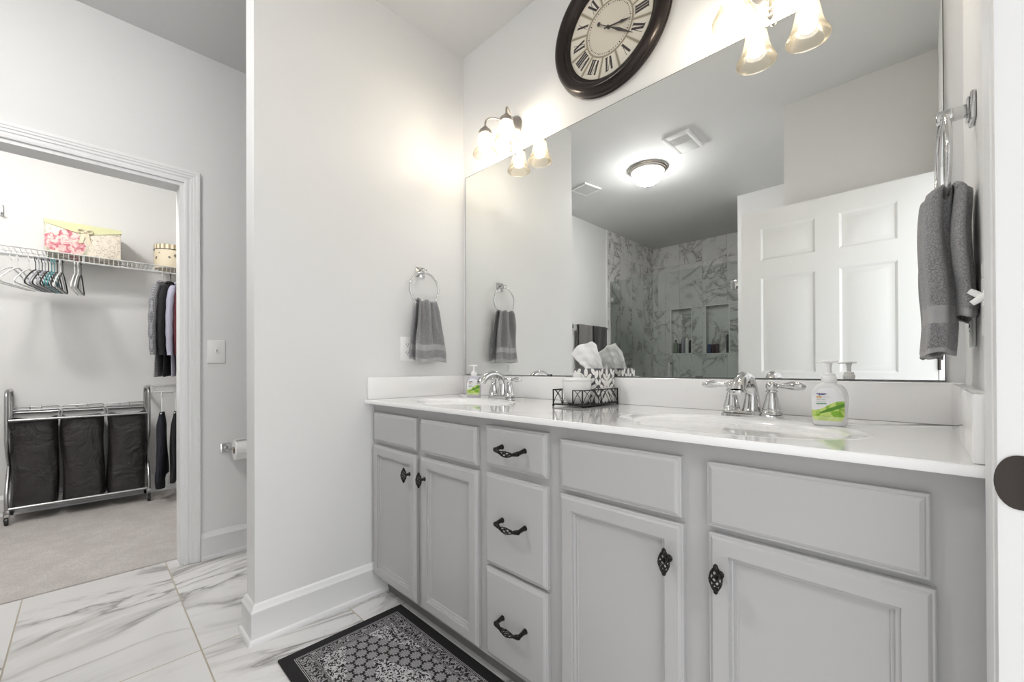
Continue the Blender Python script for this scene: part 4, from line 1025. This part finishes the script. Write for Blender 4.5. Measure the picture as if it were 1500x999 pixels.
# scalloped front flap of the lid
fl_ = []
for i in range(21):
    s = i/10-1; d_ = .012+.050*(1-abs(s))**.55*(.75+.25*math.cos(s*PI))
    fl_.append((s*.196, .212-d_))
va = [b.verts.new((.1305, y, .212)) for y, z in fl_]; vb = [b.verts.new((.1305, y, z)) for y, z in fl_]; vc = [b.verts.new((.1275, y, z)) for y, z in fl_]; vd = [b.verts.new((.1275, y, .212)) for y, z in fl_]
ring_faces(b, [va, vb, vc, vd], False, closed_v=True); part('lid', b, M_LIDGREEN, t, 30)
b = bmn()
for e in (-1, 1):
    tube(b, smooth_path([(.136, .004, .170), (.146, .004+e*.020, .186), (.142, .004+e*.036, .180), (.138, .004+e*.030, .164), (.136, .004, .168)], 4), .006, 8)
    rws = [[b.verts.new((.134+.004*math.sin(k*1.3), .004+e*(.006+.016*k/4)+q*.011, .168-.020*k)) for q in (-1, 1)] for k in range(5)]
    ring_faces(b, rws, False)
lathe(b, [(.001, -.009), (.008, -.006), (.010, 0), (.008, .006), (.001, .009)], 12, TR(.138, .004, .170)); part('bow', b, M_RIBBON, t, 60)
# hat box
t = thing('hat_box', 'round cream printed hat box with striped lid at the right of the upper shelf', 'box', (-2.655, -.962, SZ+.0018))
b = bmn(); lathe(b, [(.001, 0), (.108, 0), (.110, .004), (.110, .165), (.001, .165)], 48); part('body', b, M_HATBOX, t)
b = bmn(); lathe(b, [(.1115, .150), (.1135, .152), (.1135, .190), (.110, .193), (.001, .193)], 48); part('lid', b, M_STRIPE, t)
b = bmn(); lathe(b, [(.1115, .149), (.1145, .150), (.1145, .1545), (.1115, .155)], 48, None, None, False); part('cord', b, M_BLACKHANGER, t)

# hangers
RODX, RODZ = SX1-.012, SZ-.052
def hanger_mesh(r=.004):
    b = bmn()
    hook = [(.0, .0, -.085), (0, 0, -.050), (0, .0, -.030)] + [(.020*math.cos(a)-.002, 0, -.0195+.0215*math.sin(a)+.006) for a in [(-.5+1.45*i/10)*PI for i in range(1, 11)]]
    tube(b, smooth_path(hook, 3), r*.62, 8)
    W2 = .205
    tri = smooth_path([(0, 0, -.085), (.045, 0, -.098), (.12, 0, -.135), (W2-.015, 0, -.178), (W2, 0, -.194), (W2-.012, 0, -.207), (.12, 0, -.209), (0, 0, -.209), (-.12, 0, -.209), (-W2+.012, 0, -.207), (-W2, 0, -.194), (-W2+.015, 0, -.178), (-.12, 0, -.135), (-.045, 0, -.098)], 4)
    tube(b, tri+[tri[0]], r, 8); return b
HM = {}
def hanger(y, rz, m, label, group='empty plastic hangers on the upper rod', z=RODZ, x=RODX):
    if m.name not in HM:
        o = part('clothes_hanger', hanger_mesh(), m, None, 60); HM[m.name] = o
    else:
        o = HM[m.name].copy(); COL.objects.link(o)
    o.location = (x, y, z+.0065-.0145+.0055); o.rotation_euler = (0, 0, rz); return tag(o, label, 'hanger', group)
WH, BH, TH_, GH = M_WHITEHANGER, M_BLACKHANGER, M_TEALHANGER, M_GREYHANGER
HL = [(-1.806, 20, WH, 'leftmost white hanger on the upper closet rod'), (-1.776, 18, WH, 'second white hanger from the left on the upper rod'), (-1.728, 14, WH, 'third white hanger from the left, just before the dark bunch'),
      (-1.700, 10, BH, 'black hanger at the left edge of the dark bunch'), (-1.684, 9, GH, 'pale grey hanger just right of the leftmost black one'), (-1.670, 9, BH, 'black hanger between the two pale grey ones in the bunch'), (-1.656, 8, GH, 'pale grey hanger left of the teal ones'),
      (-1.641, 8, BH, 'black hanger just left of the teal ones'), (-1.627, 7, TH_, 'left of the two teal hangers in the bunch'), (-1.613, 7, TH_, 'right of the two teal hangers in the bunch'), (-1.600, 6, BH, 'black hanger just right of the teal ones'), (-1.586, 6, WH, 'white hanger near the right edge of the dark bunch'), (-1.574, 5, BH, 'black hanger at the right edge of the dark bunch'),
      (-1.516, 4, WH, 'left of the two white hangers right of the dark bunch'), (-1.499, 4, WH, 'right of the two white hangers right of the dark bunch'), (-1.484, 4, BH, 'lone black hanger beside the two white ones under the rose box')]
for y, a, m, lb in HL: hanger(y, math.radians(-a), m, lb)

def garment(name, label, cat, y, zt, zb, m, wtop, wbot, thick, group, sleeves=True, rz=0, x=RODX, collar=None, seed=0, taper=.35):
    t = thing(name, label, cat, (x, y, zt), rz, group); rnd = random.Random(seed); ph = [rnd.uniform(0, 6) for _ in range(6)]
    b = bmn(); rings = []; n = 48; NR = 26; H = zt-zb
    for i in range(NR+1):
        u = i/NR; sh = min(1, (u/.10))**taper
        hw = (.055+(wtop-.055)*sh if u < .10 else wtop+(wbot-wtop)*(u-.1)/.9); th = thick*(.45+.55*min(1, u/.2))
        ring = []
        for k in range(n):
            a = 2*PI*k/n; c, s = math.cos(a), math.sin(a)
            fold = 1+.16*math.sin(a*7+ph[0]+u*2)*u+.10*math.sin(a*11+ph[1]-u*3)*u
            xx = math.copysign(abs(c)**.8, c)*hw*(1+.03*math.sin(u*9+ph[2])); yy = s*th*fold+.003*math.sin(u*7+ph[3]+c*2)
            ring.append(b.verts.new((xx, yy, -.0-H*u-.012*(abs(c) if u > .97 else 0))))
        rings.append(ring)
    ring_faces(b, rings); part('body', b, m, t, 70)
    if sleeves:
        for e in (-1, 1):
            b = bmn(); pts = smooth_path([(e*(wtop-.045), 0, -.055), (e*(wtop+.012), -.006, -.13), (e*(wtop+.030), -.012, -.28), (e*(wtop+.026), -.016, -.44), (e*(wtop+.020), -.012, -.57)], 5)
            L = len(pts); tube(b, pts, [(.040+.010*math.sin(PI*i/L*.8+.3)-.014*i/L)*(.93+.07*math.sin(i*1.7+ph[4])) for i in range(L)], 16)
            for v in b.verts: v.co.y *= .62
            part('sleeve', b, m, t, 70)
        b = bmn(); tube(b, [(.05*math.cos(a), .026*math.sin(a), .004+.006*math.cos(a)) for a in [2*PI*i/20 for i in range(20)]], .011, 8, True); part('collar', b, collar or m, t, 70)
    return t
SH = 'shirts hanging at the right of the closet'
for y, rz, m, lb, hm_, sd in ((-1.032, -18, M_CHECK, 'grey checked shirt hanging leftmost under the hat box', WH, 1), (-.982, -18, M_BLACKCLOTH, 'dark shirt between the checked and pale blue shirts', BH, 2), (-.934, -18, M_LILAC, 'pale blue shirt between the dark and burgundy shirts', WH, 3), (-.886, -18, M_BURG, 'burgundy shirt at the edge of the closet doorway', WH, 4)):
    garment('shirt', lb, 'shirt', y, RODZ-.090, .985, m, .205, .215, .0145, SH, True, math.radians(rz), seed=sd)
    hanger(y, math.radians(rz), hm_, 'hanger inside the '+lb.split(' shirt')[0].split(' shirts')[0]+' shirt on the upper rod', 'hangers holding the shirts')
R2X, R2Z = -2.432, .905-.052
for y, lb, m, sd, zb in ((-1.045, 'navy trousers hanging leftmost from the lower closet shelf', M_NAVY, 11, .205), (-.962, 'black trousers just right of the navy ones on the lower rod', M_BLACKCLOTH, 12, .185), (-.90, 'black trousers at the edge of the closet doorway on the lower rod', M_BLACKCLOTH, 13, .19)):
    garment('trousers', lb, 'trousers', y, R2Z-.155, zb, m, .075, .215, .027, 'trousers on the lower rod', False, math.radians(-12), R2X, None, sd, .8)
    b = bmn(); tube(b, smooth_path([(0, 0, -.165), (0, 0, -.06), (0, 0, -.03)]+[(.020*math.cos(a)-.002, 0, -.0135+.0215*math.sin(a)) for a in [(-.5+1.45*i/10)*PI for i in range(1, 11)]], 3), .0042, 8); tube(b, [(-.06, 0, -.160), (.06, 0, -.160)], .005, 8)
    solo('trouser_hanger', b, M_WHITEHANGER, 'pale clip hanger holding the '+lb.split(' hanging')[0].split(' just')[0].split(' on')[0], 'hanger', (R2X, y, R2Z-.0025), math.radians(-12), 'hangers holding the trousers', 60)
b = bmn(); rnd = random.Random(5); tube(b, smooth_path([(0, 0, 0), (.004, 0, -.06), (-.003, .003, -.13)], 4), [.028, .03, .031, .032, .032, .032, .032, .031, .030], 14)
solo('cloth_strip', b, M_BLACKCLOTH, 'black trouser leg end hanging below the navy trousers', 'clothing', (R2X-.03, -1.055, .232), 0)

# laundry hamper
t = thing('laundry_hamper', 'three-bag rolling laundry hamper with steel frame in the closet', 'hamper', (-2.60, -1.465, .004))
Yl, Yr = -.362, .348; xf, xb = .095, -.195
for yy in (Yl, Yr):
    b = bmn(); tube(b, smooth_path([(xf, yy, .10), (xf-.01, yy, .22), (xb+.03, yy, .50), (xb, yy, .60), (xb, yy, .82), (xb+.02, yy, .872), (xb+.06, yy, .886), (xf-.06, yy, .886), (xf-.02, yy, .872), (xf, yy, .82), (xf, yy, .60), (xf-.03, yy, .50), (xb+.01, yy, .22), (xb, yy, .10)], 5), .0105, 12); part('end_frame', b, M_STEEL, t, 60)
for x, z, r in ((xf, .105, .0095), (xb, .105, .0095), (xf, .690, .008), (xb, .72, .008)):
    b = bmn(); tube(b, [(x, Yl, z), (x, Yr, z)], r, 12); part('rail', b, M_STEEL, t, 60)
for yy in (Yl, Yr):
    for x in (xf, xb):
        b = bmn(); disc(b, .027, .018, 24, TR(x, yy-.009, .0275) @ RX(-PI/2), .004); w_ = part('caster', b, M_BLACKHANGER, t)
        b = bmn(); box(b, x-.014, x+.014, yy-.014, yy-.011, .026, .075); box(b, x-.014, x+.014, yy+.011, yy+.014, .026, .075); box(b, x-.014, x+.014, yy-.014, yy+.014, .072, .10, .003); part('caster_fork', b, M_STEEL, w_)
bw = (Yr-Yl)/3
for k in range(3):
    yc = Yl+bw*(k+.5); rn = random.Random(20+k); ph = [rn.uniform(0, 6) for _ in range(5)]
    b = bmn(); rings = []; n = 40
    for i in range(22):
        u = i/21; z = .690-.585*u; hw = bw*.478*(1-.03*u)*(1-.03*math.sin(PI*u)); hd = .128*(1+.14*u)
        ring = []
        for j in range(n):
            a = 2*PI*j/n; c, s = math.cos(a), math.sin(a); e = .45
            wr = 1+.018*math.sin(a*5+ph[0]+u*6)+.012*math.sin(a*9+ph[1]-u*9)
            ring.append(b.verts.new((math.copysign(abs(c)**e, c)*hd*wr-.050, yc+math.copysign(abs(s)**e, s)*hw*wr+.006*math.sin(u*5+ph[2]), z+.004*math.sin(a*4+ph[3])-(.012*(1-abs(s)) if i == 0 else 0))))
        rings.append(ring)
    ring_faces(b, rings, True, False, True); bag = part('bag', b, M_BAG, t, 70, ('left', 'middle', 'right')[k]+' dark brown canvas bag')
    q = bag.modifiers.new('thickness', 'SOLIDIFY'); q.thickness = .003
    b = bmn(); y0, y1 = yc-bw*.47, yc+bw*.47
    tube(b, smooth_path([(xb+.005, y0, .732), (xf-.005, y0, .692)], 2), .0042, 8); tube(b, [(xb+.005, y1, .732), (xf-.005, y1, .692)], .0042, 8)
    tube(b, [(xf-.005, y0, .692), (xf-.005, y1, .692)], .006, 8); tube(b, [(xb+.005, y0, .738), (xb+.005, y1, .738)], .005, 8); tube(b, [(xb+.005, y0, .752), (xb+.005, y0+.01, .760), (xb+.005, y1-.01, .760), (xb+.005, y1, .752)], .004, 8)
    for f_ in (.35, .6): tube(b, [(xb+.005, y0+(y1-y0)*f_, .738), (xb+.005, y0+(y1-y0)*f_, .768)], .004, 6)
    part('bag_hoop', b, M_STEEL, t, 60)
# hook seen at the left edge of the doorway
t = thing('wall_hook', 'small grey metal hook on the closet wall left of the rose box', 'hook', (-2.81, -1.885, 2.145))
b = bmn(); box(b, .0003, .008, -.022, .022, -.035, .045, .003); part('back_plate', b, M_STEEL, t)
for e in (-1, 1):
    b = bmn(); tube(b, smooth_path([(.007, e*.010, -.01), (.03, e*.014, -.03), (.045, e*.020, -.028), (.052, e*.024, -.012)], 4), .0035, 8); part('prong', b, M_STEEL, t, 60)
